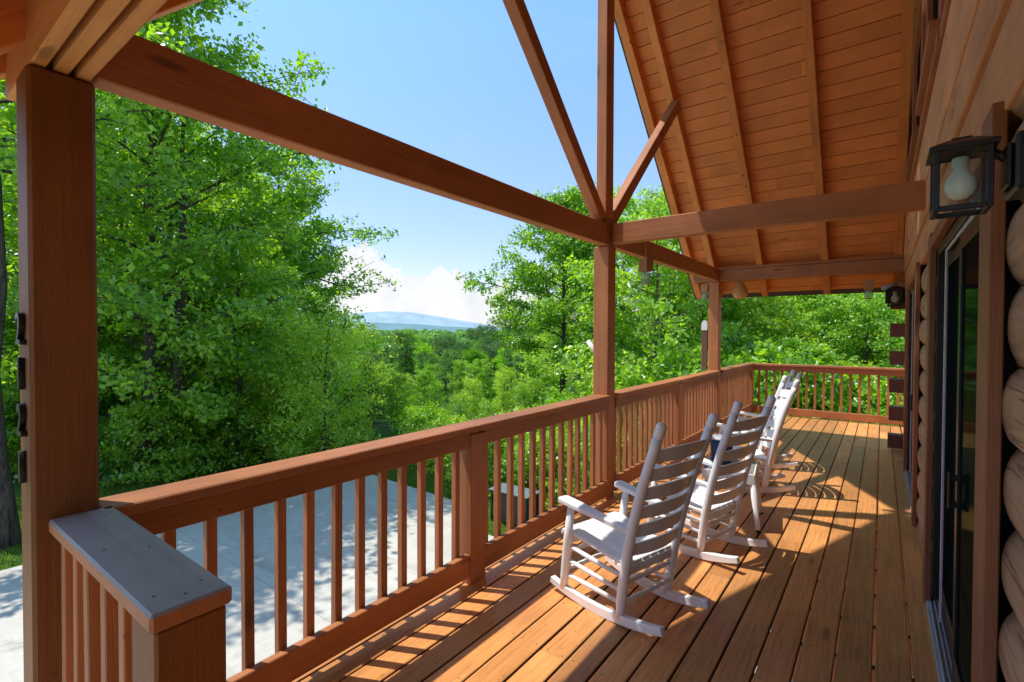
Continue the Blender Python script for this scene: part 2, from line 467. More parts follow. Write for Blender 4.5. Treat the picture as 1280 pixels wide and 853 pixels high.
# thin wisps higher up
wis = wn('ShaderNodeTexNoise'); wis.inputs['Scale'].default_value = 3.2; wis.inputs['Detail'].default_value = 7; wis.inputs['Roughness'].default_value = .6; wis.inputs['Distortion'].default_value = .6
mpw = wn('ShaderNodeMapping'); mpw.inputs['Scale'].default_value = (1, 1.5, 3.2); wl(tcw.outputs['Generated'], mpw.inputs[0]); wl(mpw.outputs[0], wis.inputs['Vector'])
wisp = wm('MULTIPLY', wm('SUBTRACT', wis.outputs['Fac'], .56), 1.5, clamp=True)
shade = wn('ShaderNodeValToRGB')
wl(wm('ADD', nz2.outputs['Fac'], wm('MULTIPLY', dens, 1.6)), shade.inputs[0])
shade.color_ramp.elements[0].position = .35; shade.color_ramp.elements[0].color = (5.5, 5.75, 6.1, 1)
shade.color_ramp.elements[1].position = .62; shade.color_ramp.elements[1].color = (6.6, 6.65, 6.7, 1)
# brighten the blue of the sky towards the photograph's pale azure
skm = wn('ShaderNodeMix', data_type='RGBA', blend_type='MULTIPLY'); skm.inputs[0].default_value = 1.0
elr = wn('ShaderNodeMapRange'); elr.inputs[1].default_value = .02; elr.inputs[2].default_value = .55; wl(el, elr.inputs[0])
skc = wn('ShaderNodeMix', data_type='RGBA'); wl(elr.outputs[0], skc.inputs[0]); skc.inputs[6].default_value = (1.32, 1.06, 1.3, 1); skc.inputs[7].default_value = (1.68, 1.98, 1.95, 1)
wl(sky.outputs[0], skm.inputs[6]); wl(skc.outputs[2], skm.inputs[7])
mx0 = wn('ShaderNodeMix', data_type='RGBA'); wl(wm('MULTIPLY', wisp, .22), mx0.inputs[0]); wl(skm.outputs[2], mx0.inputs[6]); mx0.inputs[7].default_value = (6.5, 6.6, 6.7, 1)
mx1 = wn('ShaderNodeMix', data_type='RGBA'); wl(wm('MULTIPLY', mask, .95), mx1.inputs[0]); wl(mx0.outputs[2], mx1.inputs[6]); wl(shade.outputs[0], mx1.inputs[7])
bg = wn('ShaderNodeBackground'); bg.inputs['Strength'].default_value = SKY_STR; wl(mx1.outputs[2], bg.inputs[0])
wo = wn('ShaderNodeOutputWorld'); wl(bg.outputs[0], wo.inputs[0])

# ------------------------------------------------------------------ terrain
GZ = -2.7
def sstep(t): t = np.clip(t, 0, 1); return t * t * (3 - 2 * t)
def terrain(x, y):
    x = np.asarray(x, float); y = np.asarray(y, float)
    dx = np.maximum(np.maximum(-16.5 - x, x - 14), 0); dy = np.maximum(np.maximum(-14 - y, y - 12.5), 0)
    s = np.hypot(dx, dy); r = np.hypot(x, y)
    z = GZ - 9.5 * sstep(s / 55) - 7 * sstep((s - 30) / 120)
    z = z + 9 * sstep((r - 170) / 260) + .25 * np.sin(x * .21 + 1) * np.cos(y * .17) * np.minimum(s / 10, 1)
    a = np.degrees(np.arctan2(-x, y))
    z = z + 8.0 * sstep((40 - a) / 18) * sstep((s - 18) / 60)
    z = z - 60 * sstep((r - 700) / 1500)
    return z
rad = np.concatenate([[0.01], np.geomspace(3, 16000, 110)]); th = np.linspace(0, 2 * np.pi, 145)[:-1]
V = [(r * math.cos(t), r * math.sin(t)) for r in rad for t in th]
V = np.array(V); Z = terrain(V[:, 0], V[:, 1])
n = len(th); F = []
for i in range(len(rad) - 1):
    for k in range(n): F.append((i * n + k, i * n + (k + 1) % n, (i + 1) * n + (k + 1) % n, (i + 1) * n + k))
g = link('ground', np_mesh('ground', np.column_stack([V, Z]), F, True), ground_m); tag(g, kind='structure')

bm = bmesh.new()
pv = [(-12.35, -9), (1.5, -9), (1.5, 7.9), (-7.2, 7.9), (-8.6, 9.0), (-12.3, 9.2)]
top_ = [bm.verts.new((x, y, GZ + .05)) for x, y in pv]; bot_ = [bm.verts.new((x, y, GZ - .1)) for x, y in pv]
bm.faces.new(top_)
for i in range(len(pv)): j = (i + 1) % len(pv); bm.faces.new((top_[i], bot_[i], bot_[j], top_[j]))
tag(bm2obj('driveway', bm, conc_m), kind='structure')

# distant mountains with their haze colour
def ridge(name, dist, prof, base, col, seed, amp):
    rs = np.random.RandomState(seed)
    azs = np.linspace(prof[0][0], prof[-1][0], 260)
    h = np.interp(azs, [p[0] for p in prof], [p[1] for p in prof])
    nz_ = np.zeros(260)
    for k in range(1, 7): nz_ += np.interp(azs, np.linspace(azs[0], azs[-1], 6 * 2 ** k), rs.randn(6 * 2 ** k)) / 2 ** k
    h = h + nz_ * amp * np.clip(h / (h.max() + 1e-6), .2, 1)
    rows = []; J = 14
    for j in range(J):
        t = j / (J - 1)
        a = np.radians(azs); d = dist * (1 - .25 * (1 - t)) + 0
        zz = base + (h - base) * t ** 1.2
        rows.append(np.column_stack([-np.sin(a) * d, np.cos(a) * d, zz + nz_ * amp * .35 * math.sin(math.pi * t) * np.cos(azs * 1.7 + j)]))
    Vv = np.concatenate(rows); Ff = [(j * 260 + k, j * 260 + k + 1, (j + 1) * 260 + k + 1, (j + 1) * 260 + k) for j in range(J - 1) for k in range(259)]
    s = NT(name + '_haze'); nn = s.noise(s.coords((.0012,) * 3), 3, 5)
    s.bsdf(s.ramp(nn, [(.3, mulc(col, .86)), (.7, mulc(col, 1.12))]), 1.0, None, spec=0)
    tag(link(name, np_mesh(name, Vv, Ff, True), s.m), kind='structure')
def hh(px, y, d): return EYE + (412 - y) / 617.84 * d * math.cos(math.atan((px - 640) / 617.84))
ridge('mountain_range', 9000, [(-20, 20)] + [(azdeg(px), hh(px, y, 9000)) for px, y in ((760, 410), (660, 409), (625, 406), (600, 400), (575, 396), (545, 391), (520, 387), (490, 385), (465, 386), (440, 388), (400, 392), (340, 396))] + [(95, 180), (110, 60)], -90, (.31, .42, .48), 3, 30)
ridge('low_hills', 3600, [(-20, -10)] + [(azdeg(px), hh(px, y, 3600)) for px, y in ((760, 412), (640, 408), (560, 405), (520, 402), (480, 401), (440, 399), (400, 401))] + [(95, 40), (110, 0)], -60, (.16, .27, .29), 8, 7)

# ------------------------------------------------------------------ deck
bm = bmesh.new()
rng = random.Random(4)
PITCH, X0 = .1463, .2755
nb = 17
joints = {}
for i in range(nb):
    x1 = X0 - i * PITCH; x0 = x1 - PITCH + .0105 + rng.uniform(-.002, .002)
    if i == 0: x1 = .262
    ys = [-.75 if x1 > -1.1 else .30]
    yj = ys[0] + rng.uniform(1.2, 4.2)
    while yj < 10.0:
        ys.append(yj); yj += rng.choice((2.44, 3.05, 3.66, 4.88))
    ys.append(10.66)
    for a, b in zip(ys, ys[1:]):
        zo = rng.uniform(-.0015, .0015)
        box(bm, (x0, a + .0015, -.036 + zo), (x1, b - .0015, 0 + zo), .004)
        for yy in np.arange(math.ceil(a / .405) * .405, b, .405):
            for q in (.028, PITCH - .034):
                t = bmesh.new(); bmesh.ops.create_circle(t, cap_ends=True, radius=.0042, segments=6); bmesh.ops.translate(t, verts=t.verts, vec=(x0 + q + rng.uniform(-.004, .004), yy + rng.uniform(-.006, .006), zo + .0006)); merge(bm, t, 1)
deck = bm2obj('deck_floor', bm, [deck_m, simple('screw_head', (.03, .025, .02), .5)])
deck.data.materials.append(simple('deck_gap_edge', (.05, .026, .014), .9))
for p in deck.data.polygons:
    if p.material_index == 0 and abs(p.normal.x) > .9: p.material_index = 2
tag(deck, kind='structure')
# side wing of the deck behind the house corner
bm = bmesh.new()
for i in range(15):
    y1 = 10.66 - i * PITCH
    box(bm, (.2785, y1 - PITCH + .006, -.036), (3.6, y1, 0), .004)
tag(bm2obj('deck_wing', bm, wood('x', DECKC, .46, island=True, vary=.3, key='deckx', grain=.5)), kind='structure')

# substructure: joists and rim as one thing
sub = thing('understructure', 'dark timber joists carrying the porch boards from below', 'joists', (-1, 5, GZ))
bm = bmesh.new()
for yy in np.arange(.45, 10.6, .405): box(bm, (-2.10, yy, -.225), (.30, yy + .04, -.0375), 0)
o = bm2obj('joist', bm, w_x); o.parent = sub; o.matrix_parent_inverse = Matrix.Translation((1, -5, -GZ)); o['kind'] = 'stuff'
bm = bmesh.new(); box(bm, (-2.14, .30, -.24), (-2.1025, 10.66, -.0375), .003); box(bm, (-2.1, 10.62, -.24), (3.6, 10.66, -.0375), .003); box(bm, (-2.10, .30, -.24), (-1.1, .34, -.0375), .003)
o = bm2obj('rim_board', bm, w_y); o.parent = sub; o.matrix_parent_inverse = Matrix.Translation((1, -5, -GZ))

# ------------------------------------------------------------------ porch frame and roof
porch = thing('porch_roof', 'open brown timber gable roof with posts and rafters over the deck', 'porch roof')
PX0, PX1 = -2.175, -2.02
posts = [(.316, .477), (4.182, 4.335), (8.035, 8.19)]
def pbox(name, lo, hi, m, parent=porch, bev=.006, label=None):
    bm = bmesh.new(); box(bm, lo, hi, bev); o = bm2obj(name, bm, m, parent)
    if label: o['label'] = label
    return o
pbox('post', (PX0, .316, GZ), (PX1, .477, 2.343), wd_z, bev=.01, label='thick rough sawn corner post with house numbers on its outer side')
pbox('post', (PX0, posts[1][0], GZ), (PX1, posts[1][1], 2.358), w_z, bev=.007)
pbox('post', (PX0, posts[2][0], GZ), (PX1, posts[2][1], 2.358), w_z, bev=.007)
# long side beam in two lengths, cross beam, plate beams
pbox('side_beam', (-2.112, .480, 2.360), (-2.024, 4.14, 2.552), w_y)
pbox('side_beam', (-2.112, 4.30, 2.360), (-2.024, 8.045, 2.552), w_y)
pbox('cross_beam', (-2.00, 4.212, 2.376), (.224, 4.30, 2.562), w_x)
pbox('post_block', (-2.135, 4.142, 2.3605), (-2.022, 4.297, 2.60), w_z)
bm = bmesh.new()
for y0 in (.326, .378, .430):
    box(bm, (-2.42, y0, 2.345), (.235, y0 + .036, 2.535), .004)
bm2obj('near_plate_beam', bm, wood('x', (.68, .30, .085), key='light'), porch)  # lighter copy of the brown: brightly lit underside put into the base colour
pbox('far_plate_beam', (-2.42, 8.048, 2.3605), (.235, 8.145, 2.530), w_x)
pbox('plate_cap', (-2.30, 8.030, 2.532), (.235, 8.16, 2.566), w_x)
pbox('king_post', (-2.132, 4.145, 2.602), (-2.03, 4.295, 6.08), w_z)
m_ = .955; RID = 4.254
SL = math.atan(m_)
def slope_box(name, x0, x1, ya, yb, perp0, perp1, mat, side, bev=.004):
    """box along the slope between ya..yb (horizontal Y), its bottom plane offset perp0..perp1 above the rafter bottom plane"""
    yA, yB = ya, yb
    z = lambda y: 2.58 + m_ * (8.03 - y) if side > 0 else 2.58 + m_ * (y - (2 * RID - 8.03))
    p0 = Vector((0, yA, z(yA))); p1 = Vector((0, yB, z(yB)))
    d = (p1 - p0); L = d.length; d.normalize(); nrm = Vector((1, 0, 0)).cross(d)
    if nrm.z < 0: nrm = -nrm
    M = Matrix(((1, 0, 0, 0), (0, d.y, nrm.y, p0.y), (0, d.z, nrm.z, p0.z), (0, 0, 0, 1)))
    bm = bmesh.new(); box(bm, (x0, 0, perp0), (x1, L, perp1), bev, M=M)
    return bm, M, L
RX = [-2.49, -2.175, -1.50, -.685, .12]
for x0 in RX:
    wd = .085
    bm, _, _ = slope_box('rafter', x0, x0 + wd, RID + .02, 8.50, 0, .14, None, 1); bm2obj('rafter', bm, raf_far, porch)
    bm, _, _ = slope_box('rafter', x0, x0 + wd, RID - .02, 2 * RID - 8.50, 0, .14, None, -1); bm2obj('rafter', bm, raf_near, porch)
pbox('ridge_board', (-2.5, RID - .0195, 5.98), (.235, RID + .0195, 6.28), w_x)
for side in (1, -1):
    bm = bmesh.new()
    ye = 8.535 if side > 0 else 2 * RID - 8.535
    _, M, L = slope_box('', 0, 1, RID, ye, .14, .16, None, side)
    d0 = 0.0
    while d0 < L:
        d1 = min(d0 + .1715, L)
        x_ = -2.56
        cuts = [x_] + ([random.Random(int(d0 * 100) + side).uniform(-1.6, -.3)] if random.Random(int(d0 * 77)).random() < .45 else []) + [.238]
        for a, b in zip(cuts, cuts[1:]): box(bm, (a, d0, .1405), (b - .001, d1 - .0065, .162), .0025, M=M)
        d0 = d1
    bm2obj('roof_boarding', bm, roof_m, porch)
    bm = bmesh.new(); box(bm, (-2.59, -.01, .1635), (.9, L + .11, .20), .004, M=M)
    bm2obj('shingles', bm, simple('shingles', (.07, .06, .055), .9, 30, .6), porch)
# struts from the king post to the rafters
def strut(ya, za, yb, zb, mat):
    bm = bmesh.new(); p0 = Vector((0, ya, za)); p1 = Vector((0, yb, zb)); d = (p1 - p0); L = d.length; d.normalize(); nr = Vector((1, 0, 0)).cross(d)
    M = Matrix(((1, 0, 0, -2.127), (0, d.y, nr.y, p0.y), (0, d.z, nr.z, p0.z), (0, 0, 0, 1)))
    box(bm, (0, 0, -.058), (.095, L, .058), .005, M=M); return bm2obj('brace', bm, mat, porch)
strut(4.33, 2.63, 6.15, 4.38, strut_b)
strut(4.11, 2.60, 2 * RID - 6.21, 4.32, strut_a)

# ------------------------------------------------------------------ railings
side_r = thing('deck_railing', 'long brown wooden railing running along the open side of the deck', 'railing', (-2.06, 5.4, 0))
end_r = thing('deck_railing', 'short brown wooden railing closing the far end of the deck', 'railing', (-.7, 10.6, 0))
stub_r = thing('deck_railing', 'stub railing with broad cap, sky sheen painted grey on top, in the near left corner', 'railing', (-1.6, .43, 0))
def child(o, root):
    o.parent = root; o.matrix_parent_inverse = Matrix.Translation(root.location).inverted(); return o
def rb(name, lo, hi, m, root, bev=.004):
    bm = bmesh.new(); box(bm, lo, hi, bev); return child(bm2obj(name, bm, m), root)
def proto_bal(h):
    bm = bmesh.new(); box(bm, (-.019, -.019, 0), (.019, .019, h), .003)
    bmesh.ops.recalc_face_normals(bm, faces=bm.faces)
    me = bpy.data.meshes.new('baluster'); bm.to_mesh(me); bm.free(); me.materials.append(w_z); return me
bal_me = proto_bal(.87)
def baluster(x, y, root, z=.065):
    o = bpy.data.objects.new('baluster', bal_me); COL.objects.link(o); o.location = (x, y, z); o.rotation_euler = (rng.uniform(-.004, .004), rng.uniform(-.004, .004), rng.uniform(-.03, .03))
    return child(o, root)
rail_posts = [(2.262, 2.402), (6.13, 6.27)]
bays = [(.4795, 2.26), (2.404, 4.18), (4.337, 6.128), (6.272, 8.033), (8.192, 10.47)]
for a, b in rail_posts: rb('rail_post', (-2.135, a, -.25), (-1.998, b, .928), w_z, side_r, .006)
rb('rail_post', (-2.135, 10.472, -.25), (-1.998, 10.61, .928), w_z, side_r, .006)
for a, b in bays:
    rb('bottom_rail', (-2.045, a, .048 + rng.uniform(-.004, .004)), (-2.006, b, .187), w_y, side_r)
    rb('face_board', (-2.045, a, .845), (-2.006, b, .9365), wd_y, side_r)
    nn = max(1, round((b - a) / .1335)); st = (b - a) / nn
    for k in range(nn): baluster(-2.0655, a + (k + .5) * st + rng.uniform(-.004, .004), side_r)
for a, b in ((.4795, 2.33), (2.333, 4.18), (4.337, 6.2), (6.203, 8.033), (8.192, 10.64)):
    rb('handrail', (-2.145, a, .9385), (-1.988, b, .979), w_y, side_r, .005)
# far end
for a, b in ((-1.985, .6), (.602, 3.5)):
    rb('handrail', (a, 10.492, .9385), (b, 10.64, .979), w_x, end_r, .005)
    rb('face_board', (a - (.0 if a > 0 else .01), 10.515, .845), (b, 10.552, .9365), w_x, end_r)
    rb('bottom_rail', (a - (.0 if a > 0 else .01), 10.515, .03), (b, 10.552, .158), w_x, end_r)
for x in (.30, 1.9): rb('rail_post', (x, 10.556, -.25), (x + .135, 10.636, .936), w_z, end_r, .006)
for k in range(38):
    x = -1.9 + k * .1335
    if not (.27 < x < .46) and not (1.88 < x < 2.06): baluster(x, 10.573, end_r)
# near stub
capo = rb('handrail', (-2.018, .352, .9385), (-1.165, .510, .979), [w_x, wood('x', (.32, .305, .29), .40, key='cap', grain=.32, bump=.4)], stub_r, .006)  # grey top material: sky reflection painted onto the brown cap
bmc = bmesh.new(); bmc.from_mesh(capo.data)
for x_, y_ in ((-1.93, .385), (-1.93, .47), (-1.62, .39), (-1.25, .385), (-1.245, .475), (-1.21, .43), (-1.55, .468)):
    t = bmesh.new(); bmesh.ops.create_circle(t, cap_ends=True, radius=.0036, segments=7); bmesh.ops.translate(t, verts=t.verts, vec=(x_, y_, .9797)); merge(bmc, t, 2)
bmc.to_mesh(capo.data); bmc.free(); capo.data.materials.append(dark_m)
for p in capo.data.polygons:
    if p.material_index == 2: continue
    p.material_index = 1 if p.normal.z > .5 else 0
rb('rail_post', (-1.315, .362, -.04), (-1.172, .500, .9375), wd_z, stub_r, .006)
rb('face_board', (-2.018, .408, .845), (-1.317, .446, .937), w_x, stub_r)
rb('bottom_rail', (-2.018, .408, .05), (-1.317, .446, .187), w_x, stub_r)
for x in (-1.945, -1.815, -1.685, -1.545, -1.405): baluster(x, .3865, stub_r)

# ------------------------------------------------------------------ log house
house = thing('log_cabin', 'brown log cabin wall with sliding glass doors along the deck', 'cabin', (2, 4, GZ))
def hb(name, lo, hi, m, bev=.004, parent=None, label=None):
    bm = bmesh.new(); box(bm, lo, hi, bev); o = bm2obj(name, bm, m)
    if parent is None: child(o, house)
    else:
        o.parent = parent
    if label: o['label'] = label
    return o
def logs(bm, ya, yb, z0, z1, seed):
    rs = random.Random(seed); LP = .2
    k = 0
    zz = z0
    while zz < z1 - .02:
        zt = min(zz + LP, z1); c = (zz + zt) / 2; hl = (zt - zz) / 2
        ny = max(2, int((yb - ya) / .18)); rings = []
        bul = .027 * rs.uniform(.9, 1.1) * (hl / .1)
        ph = rs.uniform(0, 6)
        for j in range(ny + 1):
            y = ya + (yb - ya) * j / ny
            off = .004 * math.sin(y * 2.1 + ph) + rs.uniform(-.0015, .0015)
            ring = [bm.verts.new((.40, y, c - hl + .002)), bm.verts.new((.270, y, c - hl + .002))]
            for q in range(1, 10):
                t = -1 + 2 * q / 10
                ring.append(bm.verts.new((.270 - bul * (1 - abs(t) ** 2.4) ** .8 + off, y, c + t * (hl - .003) + off * .3)))
            ring += [bm.verts.new((.270, y, c + hl - .002)), bm.verts.new((.40, y, c + hl - .002))]
            rings.append(ring)
        for r0, r1 in zip(rings, rings[1:]):
            for q in range(len(r0)):
                f = bm.faces.new((r0[q], r0[(q + 1) % len(r0)], r1[(q + 1) % len(r0)], r1[q])); f.smooth = 1 <= q < len(r0) - 2
        bm.faces.new(rings[0]); bm.faces.new(rings[-1][::-1])
        zz += LP
for i_, (a_, b_, t_) in enumerate(((-2.2, 1.715, 2.30), (3.855, 5.115, 2.09), (7.245, 8.46, 2.09))):
    bm = bmesh.new(); logs(bm, a_, b_, -.13, t_, i_ + 1); child(bm2obj('log_wall', bm, log_m), house)
hb('wall_backing', (.40, -2.2, -.3), (.48, 8.46, 4.0), simple('backing', (.02, .015, .012), .9), 0)
hb('foundation', (.33, -2.2, GZ - .3), (.55, 8.46, -.22), conc_m, 0)
# projecting log ends at the far corner and the end wall they belong to
for k in range(6):
    z0 = .0 + k * .371 + .03
    hb('log_end', (.088 if k else .080, 8.30, z0), (.2835, 8.47, z0 + .182), wood('z', (.22, .09, .055), key='logend'), .006)
for k in range(12): hb('end_wall_log', (.2845, 8.29, -.1 + k * .2), (4.5, 8.46, .096 + k * .2), w_x, .03)
# horizontal cladding above the doors
bm = bmesh.new()
for a, b, x in ((2.105, 2.339, .236), (2.342, 2.535, .219), (2.539, 2.925, .212)):
    for ya, yb in ((-2.2, 2.9), (2.903, 6.4), (6.403, 8.46)):
        if a < 2.2: ya = max(ya, 1.4)
        if ya < yb: box(bm, (x, ya, a), (.30, yb, b), .004)
child(bm2obj('cladding', bm, clad_m), house)
hb('ledge', (.198, -2.2, 2.93), (.30, 3.07, 2.985), w_y); hb('ledge', (.190, 3.074, 2.93), (.30, 8.46, 2.985), w_y)
# gable wall above, board by board under the roof line
bm = bmesh.new(); z = 2.99
while z < 6.0:
    half = (6.02 - z) / m_; ya, yb = RID - half, RID + half
    box(bm, (.240, max(ya, -.3), z), (.30, yb, min(z + .176, 6.02)), .003); z += .18
child(bm2obj('gable_cladding', bm, clad_m), house)
def upper_window(y0, y1, z0, z1, label):
    f = hb('window', (.236, y0, z0), (.262, y1, z1), dark_m, .002, label=label)
    for nm, lo, hi in (('casing', (.205, y0 - .12, z0 - .0), (.2385, y0, z1)), ('casing', (.205, y1, z0), (.2385, y1 + .12, z1)), ('casing', (.203, y0 - .12, z1 + .002), (.2385, y1 + .12, z1 + .12)), ('sill', (.16, y0 - .15, z0 - .055), (.2385, y1 + .15, z0 - .002))):
        o = hb(nm, lo, hi, trim_z if nm == 'casing' else trim_y, .003, parent=f)
    hb('pane', (.230, y0 + .06, z0 + .06), (.2355, y1 - .06, z1 - .06), pane_m, 0, parent=f)
upper_window(3.25, 4.10, 3.05, 4.3, 'dark upper window nearest the lantern')
upper_window(4.75, 5.9, 3.05, 4.1, None)
# sliding doors
def sliding(y0, y1, label, trim_lab):
    zt = 2.035
    d = hb('sliding_door', (.30, y0 + .002, .075), (.335, y1 - .002, zt - .045), dark_m, .002, label=label)
    P = lambda nm, lo, hi, m, b=.003: hb(nm, lo, hi, m, b, parent=d)
    P('frame', (.245, y0, .062), (.2995, y0 + .055, zt), dark_m); P('frame', (.245, y1 - .055, .062), (.2995, y1, zt), dark_m); P('frame', (.245, y0 + .056, zt - .045), (.2995, y1 - .056, zt), dark_m)
    ym = (y0 + y1) / 2 + .06
    # inner fixed leaf (far half) and sliding leaf (near half)
    for a, b, x in ((ym - .06, y1 - .09, .277), (y0 + .06, ym, .262)):
        for nm, lo, hi in (('stile', (x, a, .07), (x + .014, a + .062, zt - .05)), ('stile', (x, b - .062, .07), (x + .014, b, zt - .05)), ('rail', (x, a + .063, zt - .125), (x + .014, b - .063, zt - .05)), ('rail', (x, a + .063, .07), (x + .014, b - .063, .18))):
            P(nm, lo, hi, dark_m, .002)
        P('glass', (x + .008, a + .062, .18), (x + .0105, b - .062, zt - .125), pane_m, 0)
    P('weatherstrip', (.255, y1 - .345, .07), (.266, y1 - .325, zt - .05), pale_m, .002)
    P('weatherstrip', (.255, y1 - .32, zt - .066), (.263, y0 + .06, zt - .05), pale_m, .002)
    bm = bmesh.new(); box(bm, (.236, ym - .035, .80), (.247, ym - .012, .96), .003); box(bm, (.247, ym - .035, .81), (.262, ym - .015, .835), .002); box(bm, (.247, ym - .035, .925), (.262, ym - .015, .95), .002)
    o = bm2obj('handle', bm, black_m); o.parent = d
    bm = bmesh.new(); box(bm, (.222, y0 - .002, .001), (.30, y1 + .01, .022), .003)
    for x in (.238, .256, .272, .289): box(bm, (x, y0, .0215), (x + .006, y1, .036), .001)
    box(bm, (.3005, y0, .001), (.37, y1, .06), .003)
    o = bm2obj('threshold', bm, alu_m); o.parent = d
    for a, b in ((y0 - .168, y0), (y1 + .001, y1 + .17)):
        hb('casing', (.214, a, .002), (.244, b, 2.13), trim_z, .003)
    hb('casing', (.214, y0 + .002, 2.037), (.2445, y1 - .001, 2.10), trim_y, .003)
sliding(1.885, 3.685, 'black framed sliding glass door nearest the camera', '')
sliding(5.285, 7.08, 'black framed sliding glass door farther along the wall', '')

# ------------------------------------------------------------------ lanterns
def lantern(name, label, c, wallx, s, toward='x', group='porch lanterns'):
    """square black lantern; c = body centre, s = half width; mounted on +X wall or on a face beyond (+Y)"""
    L = thing(name, label, 'wall lantern', c, 0 if toward == 'x' else R_(90), group)
    h = s * 1.62
    bm = bmesh.new(); b = s * .13
    for sx in (-1, 1):
        for sy in (-1, 1): box(bm, (sx * s - b, sy * s - b, -h), (sx * s + b, sy * s + b, h), .001)
    for z in (-h, h - 2 * b):
        for sx in (-1, 1):
            box(bm, (sx * s - b, -s + b, z), (sx * s + b, s - b, z + 2 * b), .001); box(bm, (-s + b, sx * s - b, z), (s - b, sx * s + b, z + 2 * b), .001)
    bm2obj('frame', bm, black_m, L)
    bm = bmesh.new()
    t = bmesh.new(); bmesh.ops.create_cone(t, cap_ends=True, segments=4, radius1=s * 1.85, radius2=s * .75, depth=s * .42)
    bmesh.ops.rotate(t, verts=t.verts, matrix=Matrix.Rotation(R_(45), 3, 'Z')); bmesh.ops.translate(t, verts=t.verts, vec=(0, 0, h + s * .22)); merge(bm, t)
    box(bm, (-s * 1.32, -s * 1.32, h - s * .22), (s * 1.32, s * 1.32, h + s * .015), .001)
    box(bm, (-s * .4, -s * .4, h + s * .42), (s * .4, s * .4, h + s * .56), .001)
    bm2obj('roof', bm, black_m, L)
    bm = bmesh.new()
    for sx in (-1, 1):
        box(bm, (sx * s - .0008, -s + b, -h + 2 * b), (sx * s + .0008, s - b, h - 2 * b), 0); box(bm, (-s + b, sx * s - .0008, -h + 2 * b), (s - b, sx * s + .0008, h - 2 * b), 0)
    bm2obj('glass', bm, clear_m, L)
    r = s * .64
    bm = bmesh.new(); lathe(bm, [(r * .02, -r * 1.25), (r * .45, -r * 1.17), (r * .8, -r * .85), (r * .98, -r * .4), (r, -.05 * r), (r * .92, r * .35), (r * .7, r * .75), (r * .5, r * 1.1), (r * .42, r * 1.35)], 20, (0, 0, -h * .08))
    bl = bm2obj('bulb', bm, bulb_m, L)
    bm = bmesh.new(); lathe(bm, [(r * .52, r * 1.3), (r * .55, r * 1.5), (r * .55, r * 2.0), (r * .5, r * 2.1)], 16, (0, 0, -h * .08)); o = bm2obj('socket', bm, brass_m, bl)
    dx = wallx
    bm = bmesh.new(); box(bm, (dx - s * .9, -s * 1.5, -s * 1.0), (dx, s * 1.5, s * 1.7), .004); box(bm, (dx - s * 1.15, -s * 1.1, -s * .7), (dx - s * .91, s * 1.1, s * 1.35), .003)
    bm2obj('backplate', bm, black_m, L)
    bm = bmesh.new(); tube(bm, [(s * .9, 0, h - s * .1), (dx - s * .6, 0, h * .3)], s * .22, 8); bm2obj('arm', bm, black_m, L)
    return L
lantern('wall_lantern', 'black box lantern with white bulb on the near log wall beside the door', (.102, 1.115, 1.806), .088, .0325)
lantern('wall_lantern', 'small black lantern with white bulb on the far log ends', (.135, 8.195, 2.03), .105, .070, 'y')
# bullet camera above the far lantern
L = thing('security_camera', 'grey bullet security camera above the far lantern', 'camera', (.10, 8.22, 2.19))
bm = bmesh.new(); tube(bm, [(-.10, -.06, -.03), (.04, 0, 0)], .034, 12); tube(bm, [(-.104, -.062, -.031), (-.1, -.06, -.03)], .028, 12); bm2obj('housing', bm, grey_m, L)
bm = bmesh.new(); tube(bm, [(.02, 0, .0), (.09, .03, .03), (.16, .06, .03)], .014, 8); lathe(bm, [(.04, -.01), (.04, .02)], 12, (.15, .07, .02)); bm2obj('mount', bm, grey_m, L)

# ------------------------------------------------------------------ hanging things
def trap(label, x, y, ztop, zblock, s=1.0, rz=0.0):
    T = thing('bee_trap', label, 'bee trap', (x, y, zblock), rz, 'hanging wood block bee traps')
    bm = bmesh.new(); box(bm, (-.05 * s, -.045 * s, 0), (.05 * s, .045 * s, .115 * s), .003); bm2obj('wood_block', bm, rawwood_m, T)
    bm = bmesh.new(); lathe(bm, [(.008, -.001), (.008, .001)], 10, (0, 0, 0))
    bmesh.ops.rotate(bm, verts=bm.verts, matrix=Matrix.Rotation(R_(90), 3, 'Y')); bmesh.ops.translate(bm, verts=bm.verts, vec=(-.051 * s, 0, .05 * s)); bm2obj('entry_hole', bm, dark_m, T)
    bm = bmesh.new(); lathe(bm, [(.032 * s, -.001), (.036 * s, -.016 * s), (.042 * s, -.03 * s), (.043 * s, -.10 * s), (.036 * s, -.115 * s), (.01, -.116 * s)], 16); j = bm2obj('jar', bm, jar_m, T)
    bm = bmesh.new(); lathe(bm, [(.038 * s, -.106 * s), (.038 * s, -.113 * s)], 14); bm2obj('residue', bm, simple('residue', (.35, .25, .16), .8), j)
    bm = bmesh.new(); tube(bm, [(0, 0, .112 * s), (0, 0, ztop - zblock)], .0022, 6); bm2obj('wire', bm, wire_m, T)
trap('wood block bee trap with glass jar hanging beside the middle post', -1.735, 4.36, 2.376, 2.115, 1.0, R_(-20))
trap('small bee trap with glass jar hanging left of the far post', -2.245, 8.09, 2.36, 2.205, 1.05)
trap('bee trap with greenish jar hanging near the far end of the house wall', -.145, 8.09, 2.36, 2.14, 1.1)
T = thing('wicker_ornament', 'tan woven teardrop ornament hanging from the far beam', 'ornament', (-1.73, 8.09, 2.08))
bm = bmesh.new(); lathe(bm, [(.01, -.005), (.05, .0), (.085, .025), (.107, .07), (.108, .11), (.095, .155), (.073, .2), (.048, .24), (.024, .268), (.008, .28)], 24); bm2obj('body', bm, wicker_m, T)
bm = bmesh.new(); tube(bm, [(0, 0, .27), (0, 0, .285)], .004, 6); bm2obj('cord', bm, wire_m, T)
